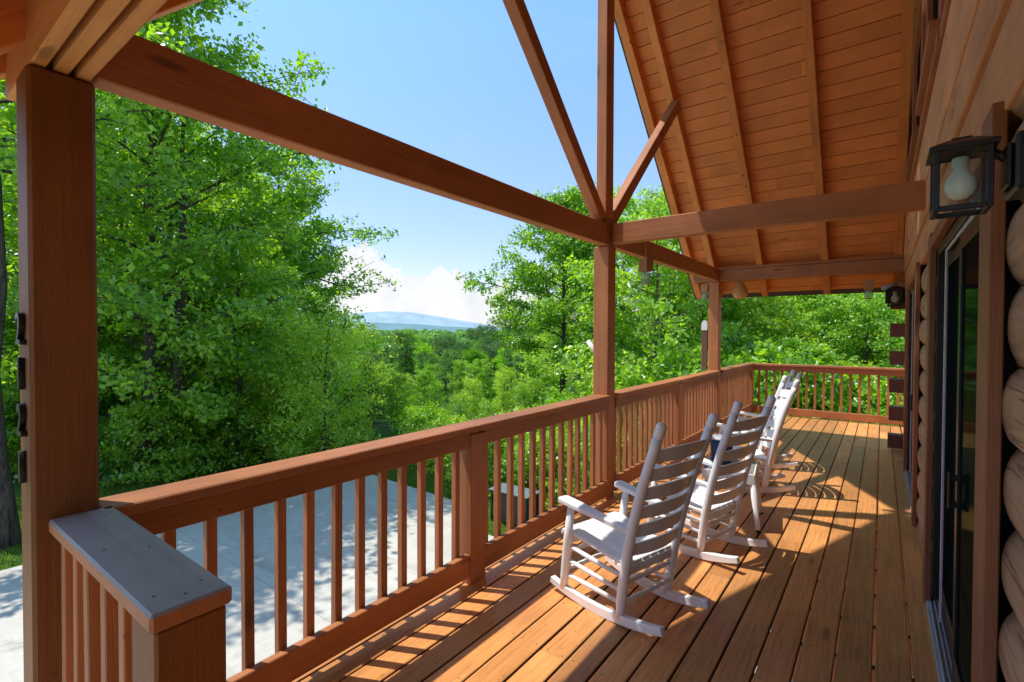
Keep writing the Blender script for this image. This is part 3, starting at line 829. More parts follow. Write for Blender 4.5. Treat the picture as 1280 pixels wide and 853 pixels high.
# narrow board with a pale rounded head next to the far post
T = thing('narrow_board', 'narrow dark brown upright board with pale rounded head left of the far post', 'board', (-2.235, 8.06, .98))
bm = bmesh.new(); box(bm, (-.042, -.02, 0), (.042, .02, .62), .004); bm2obj('shaft', bm, wood('z', (.17, .075, .06), key='dark'), T)
bm = bmesh.new()
pr = [(-.045, .625), (-.045, .72), (-.035, .755), (-.012, .778), (.012, .778), (.035, .755), (.045, .72), (.045, .625)]
f0 = [bm.verts.new((x, -.025, z)) for x, z in pr]; f1 = [bm.verts.new((x, .025, z)) for x, z in pr]
bm.faces.new(f0); bm.faces.new(f1[::-1])
for i in range(len(pr)): j = (i + 1) % len(pr); bm.faces.new((f0[i], f0[j], f1[j], f1[i]))
bm2obj('head', bm, white_m, T)
# white stub of pipe on the outer side of the middle post
bm = bmesh.new(); tube(bm, [(-2.262, 4.24, 1.475), (-2.14, 4.262, 1.315)], .022, 12)
tag(bm2obj('white_pipe', bm, white_m), 'short white pipe slanting out from behind the middle post', 'pipe')
# house numbers on the outer face of the corner post
for ch, z, nm in (('2', 1.511, 'upper black numeral two'), ('1', 1.375, 'upper black numeral one'), ('2', 1.234, 'lower black numeral two'), ('1', 1.09, 'lowest black numeral one')):
    cu = bpy.data.curves.new('digit', 'FONT'); cu.body = ch; cu.size = .137; cu.extrude = .006; cu.bevel_depth = .0015; cu.align_x = 'CENTER'
    tmp = bpy.data.objects.new('tmp', cu); COL.objects.link(tmp)
    me = bpy.data.meshes.new_from_object(tmp.evaluated_get(bpy.context.evaluated_depsgraph_get())); bpy.data.objects.remove(tmp); bpy.data.curves.remove(cu)
    me.name = 'house_number'; me.materials.clear()
    o = link('house_number', me, black_m, None, (-2.092, .316 - .0085, z)); o.rotation_euler = (R_(90), 0, 0)
    tag(o, nm + ' on the outer side of the near corner post', 'house number', 'house numbers on the corner post')

# ------------------------------------------------------------------ rocking chairs
HWB, HWF, HWT = .208, .240, .232          # half widths at the back legs, front legs, top of the back
def rock_z(x): return .0 + (x + .05) ** 2 * .36
def hw(x): return float(np.interp(x, [-.475, -.21, .2, .285], [.204, HWB, HWF, .246]))
def chair_parts(root):
    W = white_m
    for s in (-1, 1):
        bm = bmesh.new(); xs = np.linspace(-.475, .285, 15)
        sweep(bm, [(x, s * hw(x), rock_z(x) + .023) for x in xs], .036, [.040 + .014 * math.sin((x + .475) / .76 * math.pi) for x in xs], (0, 1, 0), .004); bm2obj('rocker', bm, W, root)
        bm = bmesh.new()
        tube(bm, [(.190, s * HWF, rock_z(.190) + .028), (.182, s * HWF, .12), (.155, s * (HWF + .002), .34), (.128, s * (HWF + .004), .548)], [.021, .026, .0275, .020], 14); bm2obj('front_leg', bm, W, root)
        bm = bmesh.new()
        bp = lambda z: float(np.interp(z, [.03, .16, .32, .55, .78, .97, 1.05, 1.12], [-.205, -.222, -.247, -.297, -.362, -.430, -.458, -.483]))
        by = lambda z: s * float(np.interp(z, [0, 1.1], [HWB, HWT]))
        tube(bm, [(bp(z), by(z), z) for z in (.036, .10, .18, .32, .55, .78, .97, 1.04)], [.020, .025, .0275, .0285, .0275, .0265, .0258, .0258], 14)
        tube(bm, [(bp(z), by(z), z) for z in (1.037, 1.047, 1.095, 1.108, 1.114, 1.117)], [.018, .0262, .0268, .024, .017, .006], 14)
        bm2obj('back_post', bm, W, root)
        bm = bmesh.new(); t = bmesh.new()
        prof = [(.268, .026), (.262, .034), (.262, -.030), (.268, -.022)]
        prof = [(.205, .022), (.205, -.022), (.192, -.040), (.08, -.042), (-.07, -.032), (-.275, -.024), (-.275, .020), (-.07, .026), (.08, .040), (.192, .042)]
        yc = lambda x: s * float(np.interp(x, [-.27, .27], [.214, .252])); az_ = lambda x: float(np.interp(x, [-.27, .20], [.520, .574]))
        tp = [t.verts.new((a, yc(a) + b, az_(a) + .014)) for a, b in prof]; bt = [t.verts.new((a, yc(a) + b, az_(a) - .014)) for a, b in prof]
        t.faces.new(tp); t.faces.new(bt[::-1])
        for i in range(len(prof)): j = (i + 1) % len(prof); t.faces.new((tp[i], bt[i], bt[j], tp[j]))
        bmesh.ops.recalc_face_normals(t, faces=t.faces); bmesh.ops.bevel(t, geom=[e for e in t.edges if e.calc_face_angle(0) > 1.0], offset=.006, segments=2, profile=.5, affect='EDGES'); merge(bm, t)
        bm2obj('armrest', bm, W, root)
        for za, zb in ((.310, .262), (.225, .182), (.135, .118)):
            bm = bmesh.new(); tube(bm, [(.155 + (.3 - za) * .12, s * HWF, za), (0, s * (HWF + HWB) / 2, (za + zb) / 2), (-.235, s * HWB, zb)], [.0105, .0145, .0105], 10); bm2obj('stretcher', bm, W, root)
    for z in (.265, .165):
        bm = bmesh.new(); tube(bm, [(.168, -HWF, z), (.168, 0, z), (.168, HWF, z)], [.0105, .015, .0105], 10); bm2obj('stretcher', bm, W, root)
        bm = bmesh.new(); q = np.linspace(-HWB, HWB, 41)
        tube(bm, [(-.232, a, z - .035) for a in q], [.0105 + .003 * (i % 5 in (1, 2, 3)) + .002 * math.sin(math.pi * i / 40) for i in range(41)], 10); bm2obj('stretcher', bm, W, root)
    bm = bmesh.new(); seat_x = [.225, .213, .16, .06, -.06, -.15, -.245]; seat_z = [.358, .378, .388, .368, .345, .332, .328]
    for k in range(6):
        fa, fb = (k + .045) / 6 * 2 - 1, (k + .955) / 6 * 2 - 1
        t = bmesh.new(); rings = []
        for x, z in zip(seat_x, seat_z):
            h_ = hw(x) - .004
            rings.append([t.verts.new((x, y, zz_)) for y, zz_ in ((fa * h_, z - .009), (fb * h_, z - .009), (fb * h_, z + .009), (fa * h_, z + .009))])
        for r0, r1 in zip(rings, rings[1:]):
            for i in range(4): t.faces.new((r0[i], r0[(i + 1) % 4], r1[(i + 1) % 4], r1[i]))
        t.faces.new(rings[0][::-1]); t.faces.new(rings[-1]); bmesh.ops.recalc_face_normals(t, faces=t.faces)
        bmesh.ops.bevel(t, geom=[e for e in t.edges if e.calc_face_angle(0) > 1.0], offset=.003, segments=1, profile=.5, affect='EDGES'); merge(bm, t)
    bm2obj('seat', bm, W, root)
    bm = bmesh.new(); box(bm, (.150, -HWF + .02, .312), (.176, HWF - .02, .372), .004); bm2obj('seat_frame', bm, W, root)
    bm = bmesh.new(); box(bm, (-.25, -HWB + .02, .268), (-.226, HWB - .02, .318), .004); bm2obj('seat_frame', bm, W, root)
    for k in range(6):
        zc = .418 + k * .1045; hgt = .064
        bm = bmesh.new(); t = bmesh.new(); rings = []
        for q in np.linspace(-1, 1, 15):
            bow = -.040 * (1 - q * q); crown = .016 * (1 - q * q)
            yy = q * (float(np.interp(zc, [0, 1.1], [HWB, HWT])) - .008); ring = []
            for dz, dx in ((-hgt / 2, .006), (hgt / 2 + crown, .006), (hgt / 2 + crown, -.006), (-hgt / 2, -.006)):
                z = zc + dz; ring.append(t.verts.new((float(np.interp(z, [.32, .55, .78, .97, 1.05], [-.247, -.297, -.362, -.430, -.458])) + bow + dx, yy, z)))
            rings.append(ring)
        for r0, r1 in zip(rings, rings[1:]):
            for i in range(4): t.faces.new((r0[i], r0[(i + 1) % 4], r1[(i + 1) % 4], r1[i]))
        t.faces.new(rings[0][::-1]); t.faces.new(rings[-1]); merge(bm, t)
        bm2obj('back_slat', bm, W, root)
def copy_tree(o, parent=None):
    c = o.copy(); COL.objects.link(c)
    if parent is not None: c.parent = parent
    for ch in list(o.children): copy_tree(ch, c)
    return c
spec = [((-.793, 2.565), (-.963, .27), 'white slat back rocking chair nearest the camera beside the railing'),
        ((-.678, 3.615), (-.965, .263), 'second white rocking chair behind the nearest one, in front of the side table'),
        ((-.724, 5.577), (-.938, -.348), 'third white rocking chair with its broad sunlit back seen edge on past the table'),
        ((-.798, 6.58), (-.965, -.26), 'farthest white rocking chair, mostly hidden behind the third chair')]
c0 = thing('rocking_chair', spec[0][2], 'rocking chair', (0, 0, 0), 0, 'white rocking chairs on the deck'); chair_parts(c0)
for i, ((tx, ty), (fx, fy), lab) in enumerate(spec):
    c = c0 if i == 0 else copy_tree(c0)
    a = math.atan2(fy, fx); fl = math.hypot(fx, fy)
    c.location = (tx + .465 * fx / fl, ty + .465 * fy / fl, .001); c.rotation_euler = (0, 0, a); c['label'] = lab

# side table between the second and third chair
T = thing('side_table', 'small white woven top side table between the second and third rocking chairs', 'side table', (-.99, 4.42, 0), R_(8))
bm = bmesh.new(); box(bm, (-.20, -.22, .42), (.17, .22, .442), .006); tp = bm2obj('table_top', bm, whitewick_m, T)
bm = bmesh.new(); 
for lo, hi in (((-.21, -.23, .365), (.18, -.2205, .446)), ((-.21, .2205, .365), (.18, .23, .446)), ((-.21, -.22, .365), (-.2005, .22, .446)), ((.1705, -.22, .365), (.18, .22, .446))): box(bm, lo, hi, .003)
bm2obj('apron', bm, white_m, T)
for sx in (-1, 1):
    for sy in (-1, 1):
        bm = bmesh.new(); tube(bm, [(sx * .21, sy * .23, 0), (sx * .207, sy * .226, .02), (sx * .155, sy * .20, .42)], [.013, .017, .026], 10); l = bm2obj('leg', bm, white_m, T)
        bm = bmesh.new(); lathe(bm, [(.018, -.0), (.018, .02)], 10, (sx * .21, sy * .23, .001)); bm2obj('foot', bm, dark_m, l)
T = thing('bucket', 'dark blue ribbed bucket standing on the white side table', 'bucket', (-1.085, 4.45, .446))
bm = bmesh.new(); prof = []
for k in range(8): prof += [(.075 + .002 * k, k * .026), (.081 + .002 * k, k * .026 + .013)]
lathe(bm, prof, 24); bm2obj('body', bm, blue_m, T)
bm = bmesh.new(); lathe(bm, [(.099, .206), (.102, .212), (.099, .222), (.03, .224)], 24); bm2obj('lid', bm, grey_m, T)

# ------------------------------------------------------------------ black box by the driveway
T = thing('metal_box', 'black metal framed box with a grey lid standing on the grass behind the driveway', 'metal box', (-6.52, 8.84, GZ))
bm = bmesh.new()
for x in (-.50, .46):
    for y in (-.24, .2): box(bm, (x, y, -.03), (x + .04, y + .04, .715), .003)
for z in (.06, .67):
    box(bm, (-.46, -.236, z), (.46, -.2, z + .04), .003); box(bm, (-.46, .204, z), (.46, .236, z + .04), .003); box(bm, (-.497, -.2, z), (-.464, .2, z + .04), .003); box(bm, (.464, -.2, z), (.497, .2, z + .04), .003)
bm2obj('frame', bm, black_m, T)
bm = bmesh.new(); box(bm, (-.36, -.222, .101), (.46, -.21, .669), .002); box(bm, (-.30, .212, .101), (.46, .222, .669), .002); box(bm, (.472, -.2, .101), (.484, .2, .669), .002); box(bm, (-.36, -.2, .101), (-.345, .2, .669), .002)
bm2obj('panel', bm, simple('box_panel', (.02, .024, .022), .5, 40, .3), T)
bm = bmesh.new(); box(bm, (-.53, -.27, .716), (.53, .27, .748), .006); bm2obj('lid', bm, simple('box_lid', (.15, .19, .22), .45, 12, .1), T)

# ------------------------------------------------------------------ trees
def tubes_np(paths, ns):
    Vs, Fs, o = [], [], 0
    for P, r in paths:
        P = np.asarray(P); k = len(P)
        T = np.gradient(P, axis=0); T /= np.linalg.norm(T, axis=1)[:, None] + 1e-9
        ref = np.array([0, 0, 1.]) if abs(T[0, 2]) < .85 else np.array([1., 0, 0])
        A = np.cross(T, ref); A /= np.linalg.norm(A, axis=1)[:, None] + 1e-9; B = np.cross(A, T)
        n = ns if r[0] > .05 else 4
        an = np.arange(n) * 2 * np.pi / n
        ring = P[:, None, :] + (A[:, None, :] * np.cos(an)[None, :, None] + B[:, None, :] * np.sin(an)[None, :, None]) * np.asarray(r)[:, None, None]
        Vs.append(ring.reshape(-1, 3))
        i = np.arange(k - 1)[:, None] * n + np.arange(n)[None, :]; j = np.arange(k - 1)[:, None] * n + (np.arange(n)[None, :] + 1) % n
        Fs.append(np.stack([i, j, j + n, i + n], -1).reshape(-1, 4) + o); o += k * n
    return np.concatenate(Vs), np.concatenate(Fs)

def leaves_np(C, Nrm, L, Wd, rs, droop=.25):
    n = len(C)
    Nrm = Nrm / (np.linalg.norm(Nrm, axis=1)[:, None] + 1e-9)
    d = rs.randn(n, 3); d[:, 2] -= droop
    a = d - (d * Nrm).sum(1)[:, None] * Nrm; a /= np.linalg.norm(a, axis=1)[:, None] + 1e-9
    b = np.cross(Nrm, a)
    q_ = rs.uniform(.5, 1.35, n); l = (L * q_)[:, None]; wv = (Wd * q_ * rs.uniform(.8, 1.15, n))[:, None]
    up = Nrm * (wv * rs.uniform(-.1, .35, n)[:, None])
    V = np.stack([C - a * l * .5, C - b * wv * .5 + up + a * l * .05, C + a * l * .5 - Nrm * l * .1, C + b * wv * .5 + up + a * l * .05], 1).reshape(-1, 3)
    i = np.arange(n)[:, None] * 4
    F = np.concatenate([i + [[0, 1, 2]], i + [[0, 2, 3]]], 0)
    return V, F

def tree_meshes(seed, H=12, R=3.5, tr=.2, base=.25, limbs=26, subs=5, clus=5, per=9, L=.17, Wd=.10, spread=.34, shape='round', lean=0.0, ns=7, up=.5, gap=.0, boughs=(), clump=.62):
    rs = np.random.RandomState(seed)
    paths = []; cc = []; cn = []
    k = 9; zz = np.linspace(0, H * .93, k)
    wob = np.cumsum(rs.randn(k, 2) * .012 * H, 0) * .5; wob[0] = 0
    TP = np.column_stack([wob[:, 0] + lean * (zz / H) ** 2 * H, wob[:, 1], zz])
    tr_r = tr * (1 - .9 * (zz / (H * .95))) + .008; tr_r[0] *= 1.25
    paths.append((TP, tr_r))
    def tp(z): return np.array([np.interp(z, zz, TP[:, i]) for i in range(3)])
    for i in range(limbs + len(boughs)):
        bo = boughs[i - limbs] if i >= limbs else None
        t = (i + rs.uniform(.1, .9)) / limbs if bo is None else .5
        z = H * (base + (1 - base) * .95 * t) if bo is None else bo[0]
        if shape == 'round': sh = math.sqrt(max(.06, 1 - ((t - .38) / .66) ** 2))
        elif shape == 'cone': sh = max(.08, 1 - t) ** .85
        elif shape == 'vase': sh = .45 + .6 * math.sin(min(1, t * 1.15) * math.pi * .72)
        else: sh = .75 + .25 * math.sin(t * 9)
        ln = R * sh * rs.uniform(.72, 1.18)
        az = i * 2.399 + rs.uniform(-.5, .5)
        el = (up * (.25 + .9 * t) if shape != 'cone' else .12 - .2 * (1 - t)) + rs.uniform(-.15, .15)
        if bo is not None: az, ln, el = bo[1], bo[2], bo[3]
        hd = np.array([math.cos(az), math.sin(az), 0]); p0 = tp(min(z, H * .92)); q = np.linspace(0, 1, 6)
        sag = -.14 * ln * q ** 2 if shape != 'vase' else .12 * ln * q ** 2
        LP = p0 + hd * (ln * q * math.cos(el))[:, None] + np.array([0, 0, 1.]) * (ln * q * math.sin(el) + sag)[:, None] + np.cumsum(rs.randn(6, 3) * (.03 if bo is None else .055) * ln, 0) * q[:, None]
        r0 = max(.012, tr * .24 * (ln / R) * (1 - .5 * t)); paths.append((LP, r0 * (1 - .85 * q) + .004))
        if rs.rand() < gap: continue
        for sidx in range(subs):
            f = .30 + .70 * (sidx + rs.uniform(.2, 1)) / subs; f = min(f, 1.0)
            sp = np.array([np.interp(f, q, LP[:, j]) for j in range(3)])
            sa = az + (1 if sidx % 2 else -1) * rs.uniform(.35, 1.1); sl_ = ln * rs.uniform(.28, .48) * (1.1 - .45 * f) + .15
            sd = np.array([math.cos(sa), math.sin(sa), rs.uniform(-.25, .75)]); qq = np.linspace(0, 1, 4)
            SP = sp + sd * (sl_ * qq)[:, None] + np.array([0, 0, -.10]) * (sl_ * qq ** 2)[:, None]
            if r0 > .013: paths.append((SP, r0 * .38 * (1 - .8 * qq) + .003))
            for c in range(clus):
                fq = (c + rs.rand()) / clus; cp = np.array([np.interp(fq, qq, SP[:, j]) for j in range(3)]) + rs.randn(3) * spread * np.array([.45, .45, .3])
                m = max(2, int(per * rs.uniform(.6, 1.4)))
                P = cp + rs.randn(m, 3) * spread * clump * np.array([1, 1, .8])
                cc.append(P); nn_ = rs.randn(m, 3) * .75 + np.array([0, 0, .7]) + hd * .45
                cn.append(nn_)
    C = np.concatenate(cc); N = np.concatenate(cn)
    keep = C[:, 2] > H * base * .55; C = C[keep]; N = N[keep]
    V, F = leaves_np(C, N, L, Wd, rs)
    wv, wf = tubes_np(paths, ns)
    return np_mesh('trunk', wv, wf, True), np_mesh('crown', V, F)

PROTO = {}
def proto(key, leafmat, barkmat, **kw):
    t, c = tree_meshes(**kw); t.materials.append(barkmat); c.materials.append(leafmat); PROTO[key] = (t, c)
def plant(key, name, label, cat, x, y, s=1.0, rz=0.0, group=None, leaf=None, sz=None, dz=0.0, parts=True):
    z = float(terrain(x, y)) - .06 + dz
    r = thing(name, label, cat, (x, y, z), rz, group)
    r.scale = (s, s, s * (sz or 1))
    t, c = PROTO[key]
    if leaf is not None:
        kk = (key, leaf.name)
        if kk not in PROTO:
            c2 = c.copy(); c2.materials.clear(); c2.materials.append(leaf); PROTO[kk] = c2
        c = PROTO[kk]
    for nm, me in (('trunk', t), ('crown', c)):
        o = bpy.data.objects.new(nm, me); COL.objects.link(o); o.parent = r
    return r
def polar(px, d):
    a = R_(azdeg(px)); return -math.sin(a) * d, math.cos(a) * d

AR, AL = R_(36.8), R_(216.8)          # picture right / left as world azimuths
proto('oak', leaf_oak, bark_m, seed=11, H=16, R=4.4, tr=.19, base=.16, limbs=39, subs=7, clus=5, per=20, L=0.174, Wd=0.109, spread=.46, up=.95, clump=.40)
proto('talloak', leaf_oak, bark_m, seed=31, H=15, R=2.5, tr=.23, base=.48, limbs=29, subs=6, clus=5, per=17, L=0.174, Wd=0.109, spread=.40, up=.8, clump=.40, lean=-.08)
proto('oak2', leaf_oak, bark_m, seed=12, H=13, R=3.4, tr=.17, base=.14, limbs=34, subs=7, clus=5, per=16, L=0.165, Wd=0.104, spread=.42, up=.85, clump=.40)
proto('boughleft', leaf_oak, bark_m, seed=32, H=12, R=2.9, tr=.17, base=.14, limbs=31, subs=7, clus=5, per=16, L=0.165, Wd=0.104, spread=.42, up=.85, clump=.40, boughs=((6.2, AR, 4.9, .12), (8.2, AR + .2, 3.6, .35), (4.6, AR - .3, 3.6, .1)))
proto('boughright', leaf_oak, bark_m, seed=33, H=12, R=3.1, tr=.17, base=.30, limbs=42, subs=7, clus=5, per=20, L=0.174, Wd=0.109, spread=.42, up=.95, clump=.40, boughs=((7.0, AL, 4.0, .30), (7.6, AL + .3, 3.4, .45), (5.6, AL - .2, 3.1, .3)))
proto('maple', leaf_maple, bark_pale, seed=13, H=10, R=3.0, tr=.13, base=.05, limbs=37, subs=7, clus=5, per=16, L=0.165, Wd=0.117, spread=.36, up=.75, clump=.40)
proto('maple2', leaf_maple, bark_pale, seed=14, H=10, R=3.2, tr=.12, base=.03, limbs=39, subs=7, clus=5, per=17, L=0.183, Wd=0.122, spread=.38, up=.7, clump=.40)
proto('sapling', leaf_lime, bark_pale, seed=15, H=6, R=1.5, tr=.05, base=.10, limbs=28, subs=5, clus=4, per=11, L=.15, Wd=.10, spread=.26, up=.9, shape='vase', clump=.5)
proto('cone', leaf_pine, bark_m, seed=16, H=8, R=1.9, tr=.10, base=.05, limbs=60, subs=6, clus=5, per=13, L=.17, Wd=.035, spread=.22, shape='cone', clump=.5)
proto('bush', leaf_lime, bark_m, seed=17, H=3, R=1.8, tr=.04, base=.02, limbs=34, subs=6, clus=5, per=11, L=.13, Wd=.05, spread=.24, up=1.1, shape='vase', clump=.55)
proto('shrub', leaf_maple, bark_m, seed=18, H=2.4, R=1.4, tr=.03, base=.02, limbs=26, subs=5, clus=4, per=12, L=.14, Wd=.095, spread=.26, up=.9, clump=.5)
proto('midtree', mid_oak, bark_m, seed=19, H=15, R=4.0, tr=.2, base=.2, limbs=30, subs=6, clus=4, per=16, L=.29, Wd=.20, spread=.62, up=.8, clump=.5)
proto('midtree2', mid_maple, bark_m, seed=20, H=14, R=3.4, tr=.18, base=.15, limbs=30, subs=6, clus=4, per=16, L=.28, Wd=.19, spread=.55, up=.9, clump=.5)
proto('midpine', mid_pine, bark_m, seed=21, H=18, R=2.6, tr=.22, base=.28, limbs=46, subs=5, clus=3, per=11, L=.42, Wd=.10, spread=.42, shape='other', up=.1)

rg = random.Random(21)
def ang(): return rg.uniform(0, 6.28)
# the big trees on the left
plant('talloak', 'oak_tree', 'tall oak at the left edge, its grey trunk left of the corner post', 'tree', -13.9, 1.75, 1.0, 0)
plant('oak', 'oak_tree', 'largest tree on the left with thick dark trunk beside the corner post', 'tree', -17.2, 4.9, 1.03, 2.6)
plant('oak2', 'maple_tree', 'slim tree with pale bark just right of the thick dark trunk', 'tree', -17.0, 6.1, 1.0, 0.3, leaf=leaf_maple)
plant('boughleft', 'oak_tree', 'tree with a long branch reaching out over the mountain view', 'tree', *polar(334, 25), 1.08, 0)
plant('oak2', 'oak_tree', 'low dense tree in the middle of the left woods', 'tree', *polar(292, 18.5), .56, 1.9)
plant('oak2', 'oak_tree', 'leafy tree standing right behind the corner post', 'tree', *polar(100, 20.0), .85, 5.0)
plant('bush', 'shrub', 'bright lime green feathery shrub above the railing left of centre', 'shrub', *polar(404, 17.0), 1.15, .5)
plant('bush', 'shrub', 'smaller lime green shrub left of the feathery one', 'shrub', *polar(356, 18), .8, 2.5)
for i, (px, d, k, s) in enumerate([(20, 24, 'oak', .8), (70, 27, 'oak2', 1.05), (140, 25, 'oak', .9), (200, 29, 'oak2', 1.1), (250, 26, 'oak', .85), (300, 30, 'oak2', 1.05), (345, 26, 'maple', 1.05), (368, 33, 'oak2', .85), (170, 35, 'oak', .9), (40, 36, 'oak', .9), (270, 38, 'oak', .85), (330, 22, 'maple2', .72), (230, 21.5, 'maple2', .75), (120, 22, 'maple', .8), (60, 20.5, 'maple2', .7)]):
    plant(k, 'forest_tree', 'leafy tree deep in the woods beyond the driveway', 'tree', *polar(px, d), s * rg.uniform(.95, 1.08), ang(), 'trees in the woods left of the view', leaf=rg.choice((None, leaf_oak, leaf_maple, leaf_maple)))
for px, d in ((15, 21.2), (75, 20.5), (130, 20.5), (200, 21.5), (255, 20.2), (310, 20.8), (335, 20.5), (150, 23), (280, 23), (150, 18.3), (190, 17.6), (245, 17.9), (305, 18.2), (215, 18.9), (340, 18.0)):
    plant('shrub', 'undergrowth_shrub', 'low shrub in the undergrowth at the edge of the woods', 'shrub', *polar(px, d), rg.uniform(.8, 1.2) * (.72 if d < 19 else 1), ang(), 'undergrowth shrubs at the edge of the woods', leaf=rg.choice((leaf_oak, leaf_dark, leaf_maple)))
# saplings and small trees filling the middle of the view
def zspan(px, ytop, d, key):
    x, y = polar(px, d); zt = EYE + (412 - ytop) / 617.84 * d * math.cos(math.atan((px - 640) / 617.84))
    H = {'sapling': 6, 'cone': 8, 'maple': 10, 'maple2': 10, 'oak2': 13, 'oak': 16, 'boughright': 12, 'midtree': 15, 'midtree2': 14, 'midpine': 18, 'bush': 3, 'shrub': 2.4}[key]
    return x, y, (zt - float(terrain(x, y))) / H
mid = [(452, 17, 520, 'sapling', leaf_lime, ''), (462, 25, 440, 'cone', None, ''), (497, 22, 470, 'sapling', leaf_maple, ''), (520, 18.5, 512, 'sapling', leaf_maple, ''), (545, 23, 478, 'sapling', leaf_oak, ''),
       (568, 18, 515, 'bush', leaf_dark, ''), (592, 23, 474, 'sapling', None, ''), (612, 17.5, 500, 'sapling', leaf_maple, ''), (632, 24, 462, 'sapling', leaf_lime, ''), (655, 21, 480, 'sapling', leaf_maple, ''), (575, 20, 492, 'sapling', leaf_lime, ''),
       (690, 17, 474, 'cone', leaf_bluepine, ''), (722, 17.5, 446, 'cone', leaf_bluepine, ''), (742, 15.5, 478, 'sapling', leaf_lime, ''), (440, 24, 478, 'maple', leaf_maple, ''), (600, 32, 446, 'maple2', leaf_oak, ''),
       (530, 31, 458, 'maple', leaf_oak, ''), (575, 34, 447, 'oak2', leaf_oak, ''), (480, 33, 452, 'maple2', leaf_oak, ''), (668, 30, 440, 'maple', leaf_oak, ''), (425, 21, 500, 'sapling', leaf_lime, ''), (505, 27, 468, 'sapling', leaf_lime, ''), (555, 28, 464, 'cone', None, ''), (640, 33, 444, 'cone', None, '')]
for i, (px, d, yt, k, lf, ad) in enumerate(mid):
    x, y, s = zspan(px, yt, d, k)
    if k == 'cone':
        lab = 'bluish young pine standing left of the middle post' if lf is leaf_bluepine else 'dark young conifer among the bright saplings'
        nm, ct = 'pine_tree', 'tree'
    else: lab, nm, ct = 'bright green young tree on the slope below the deck', 'young_tree', 'tree'
    plant(k, nm, lab, ct, x, y, s, ang(), {'pine_tree': 'young pines on the slope'}.get(nm, 'young trees on the slope below the deck'), leaf=lf, sz=1.0)
# tree with a bough reaching left of the middle post, and the maples to its right
plant('boughright', 'oak_tree', 'oak left of the middle post with a bough reaching into the sky', 'tree', *zspan(708, 240, 20, 'boughright')[:2], zspan(708, 240, 20, 'boughright')[2], 0)
plant('maple', 'maple_tree', 'bright maple right behind the middle post', 'tree', *zspan(822, 236, 14.5, 'maple')[:2], zspan(822, 236, 14.5, 'maple')[2], 2.0)
for px, d, k, yt in ((872, 16.5, 'maple2', 318), (912, 14.8, 'maple', 402), (948, 15.6, 'oak2', 352), (1000, 14.4, 'maple2', 420), (1030, 16.2, 'maple', 345), (1078, 15.0, 'oak2', 366), (1120, 15.4, 'maple2', 398), (1150, 16, 'maple', 360), (900, 20, 'oak2', 270), (960, 21, 'maple', 290), (1012, 20, 'oak', 250), (1066, 21, 'maple2', 280), (1140, 20, 'oak2', 270), (940, 26, 'oak2', 220), (1030, 27, 'oak', 210), (1110, 26, 'oak2', 220), (775, 21, 'oak2', 268), (850, 22, 'oak2', 232), (738, 24, 'oak2', 262), (712, 29, 'oak2', 300)):
    x, y, s = zspan(px, yt, d, k)
    plant(k, 'maple_tree', 'leafy green tree standing beyond the railing at the far half of the deck', 'tree', x, y, s, ang(), 'leafy trees beyond the far half of the deck', leaf=rg.choice((leaf_maple, leaf_oak, leaf_lime)) if k.startswith('oak') else None)
for px, d, s in ((612, 13.2, .62), (640, 13.8, .66), (668, 12.6, .6), (700, 12.4, .7), (728, 12.8, .7), (760, 12.3, .8), (790, 12.6, 1.1), (820, 13, 1.2), (860, 13, 1.25), (905, 13.2, 1.3), (950, 13.2, 1.2), (1000, 13.4, 1.3), (1050, 13.6, 1.2), (1100, 14, 1.3), (590, 14.6, .6), (560, 15.6, .55), (530, 16.5, .6), (655, 15.5, .75), (715, 15, .8)):
    plant('shrub', 'shrub', 'leafy shrub growing on the bank just beyond the deck', 'shrub', *polar(px, d), s * rg.uniform(.9, 1.1), ang(), 'shrubs on the bank beyond the deck', leaf=rg.choice((leaf_maple, leaf_lime, leaf_oak)))
# individual trees down the valley
for px, d, yt in ((612, 95, 398), (632, 88, 388), (648, 100, 392), (664, 84, 384), (680, 92, 380), (700, 86, 376), (722, 94, 372), (745, 90, 378), (595, 110, 402), (655, 70, 405), (690, 68, 395), (620, 74, 412), (560, 84, 412), (575, 78, 418), (540, 90, 415), (606, 66, 420), (640, 62, 415), (500, 100, 414)):
    x, y, s = zspan(px, yt, d, 'midpine')
    plant('midpine', 'pine_tree', 'tall slender pine on the wooded rise left of the middle post', 'tree', x, y, s, ang(), 'tall pines on the wooded rise')
for i in range(90):
    px = rg.uniform(405, 770); d = rg.uniform(34, 130)
    yt = 416 + (1 / d - 1 / 170) * 1700 + rg.uniform(-9, 16)
    if px > 600: yt -= 10 * min(1, (px - 600) / 80)
    k = rg.choice(('midtree', 'midtree2', 'midpine', 'midtree', 'midpine'))
    x, y, s = zspan(px, yt, d, k); s = max(.35, min(1.35, s))
    z = float(terrain(x, y))
    plant(k, 'forest_tree', 'tree in the dense forest filling the valley', 'tree', x, y, s, ang(), 'trees in the valley forest', leaf=rg.choice((None, mid_oak, mid_maple, leaf_far)) if k != 'midpine' else None)
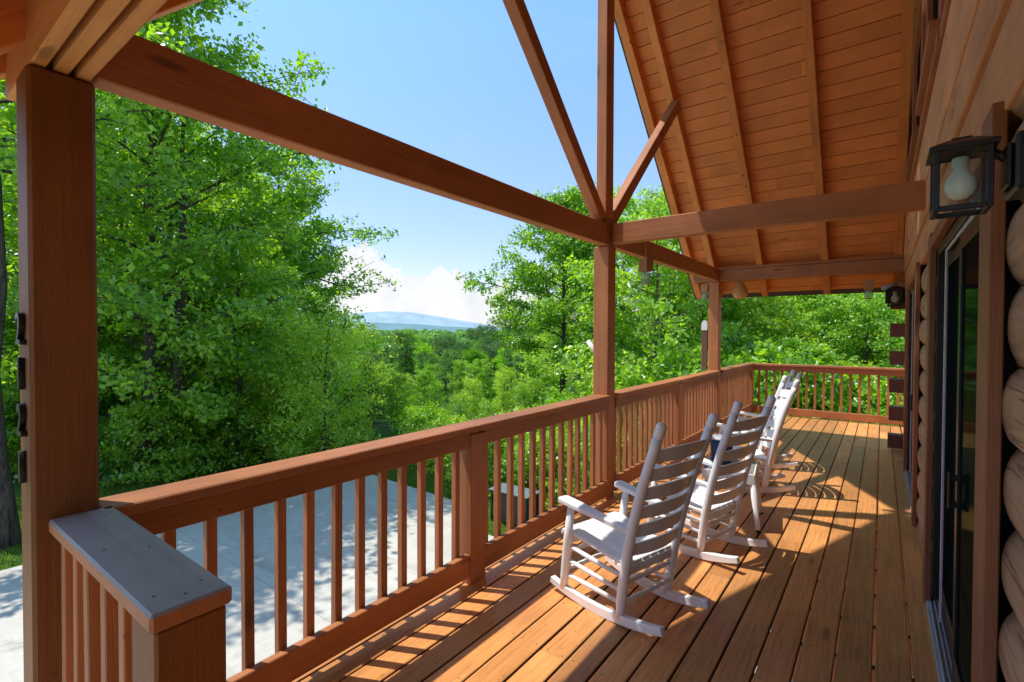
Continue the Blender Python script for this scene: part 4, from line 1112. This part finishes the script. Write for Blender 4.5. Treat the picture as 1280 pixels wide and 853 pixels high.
# far-off wood: one mass
rs = np.random.RandomState(5)
NT_ = 4600
a = np.radians(rs.uniform(14, 92, NT_)); d = 115 * (900 / 115) ** (rs.rand(NT_) ** 1.2)
X = -np.sin(a) * d; Y = np.cos(a) * d; Zt = terrain(X, Y); Ht = rs.uniform(9, 17, NT_); Rt = Ht * rs.uniform(.24, .36, NT_)
nl = 90
U = rs.randn(NT_, nl, 3); U /= np.linalg.norm(U, axis=2)[:, :, None]; U[:, :, 2] = np.abs(U[:, :, 2]) * 1.0 - .25
C = np.stack([X, Y, Zt + Ht * .60], -1)[:, None, :] + U * np.stack([Rt, Rt, Ht * .40], -1)[:, None, :] * rs.uniform(.75, 1.1, (NT_, nl, 1))
Nn = U + rs.randn(NT_, nl, 3) * .35 + np.array([0, 0, .4])
V, F = leaves_np(C.reshape(-1, 3), Nn.reshape(-1, 3), np.repeat(.95 + d / 330, nl), np.repeat(.7 + d / 450, nl), rs, 0)
tag(link('distant_forest', np_mesh('distant_forest', V, F), leaf_far), 'far green forest covering the ridge below the mountains', 'forest', kind='stuff')

# grass beside the driveway
rs = np.random.RandomState(9)
def blades(n, x0, x1, y0, y1):
    x = rs.uniform(x0, x1, n); y = rs.uniform(y0, y1, n); return x, y
bx_ = [blades(52000, -17.5, -12.33, -2, 12.5), blades(30000, -12.33, -5.0, 9.18, 12.5), blades(16000, -7.4, -2.4, 7.9, 12.5)]
x = np.concatenate([b[0] for b in bx_]); y = np.concatenate([b[1] for b in bx_]); z = terrain(x, y)
nb_ = len(x); h = rs.uniform(.04, .12, nb_); an = rs.uniform(0, 6.28, nb_); ln = rs.randn(nb_, 2) * .035
wb = .009
V = np.stack([np.column_stack([x - np.cos(an) * wb, y - np.sin(an) * wb, z - .01]), np.column_stack([x + np.cos(an) * wb, y + np.sin(an) * wb, z - .01]), np.column_stack([x + ln[:, 0], y + ln[:, 1], z + h])], 1).reshape(-1, 3)
F = np.arange(nb_ * 3).reshape(-1, 3)
tag(link('grass', np_mesh('grass', V, F), grass_m), 'short green grass along the edge of the driveway', 'grass', kind='stuff')

# ------------------------------------------------------------------ render settings
scene.view_settings.view_transform = 'Standard'; scene.view_settings.look = 'None'; scene.view_settings.exposure = 0
scene.render.engine = 'CYCLES'
cy = scene.cycles
cy.max_bounces = 9; cy.diffuse_bounces = 5; cy.glossy_bounces = 4; cy.transmission_bounces = 6; cy.transparent_max_bounces = 10
cy.use_denoising = True
cy.sample_clamp_indirect = 6
cy.caustics_reflective = False; cy.caustics_refractive = False
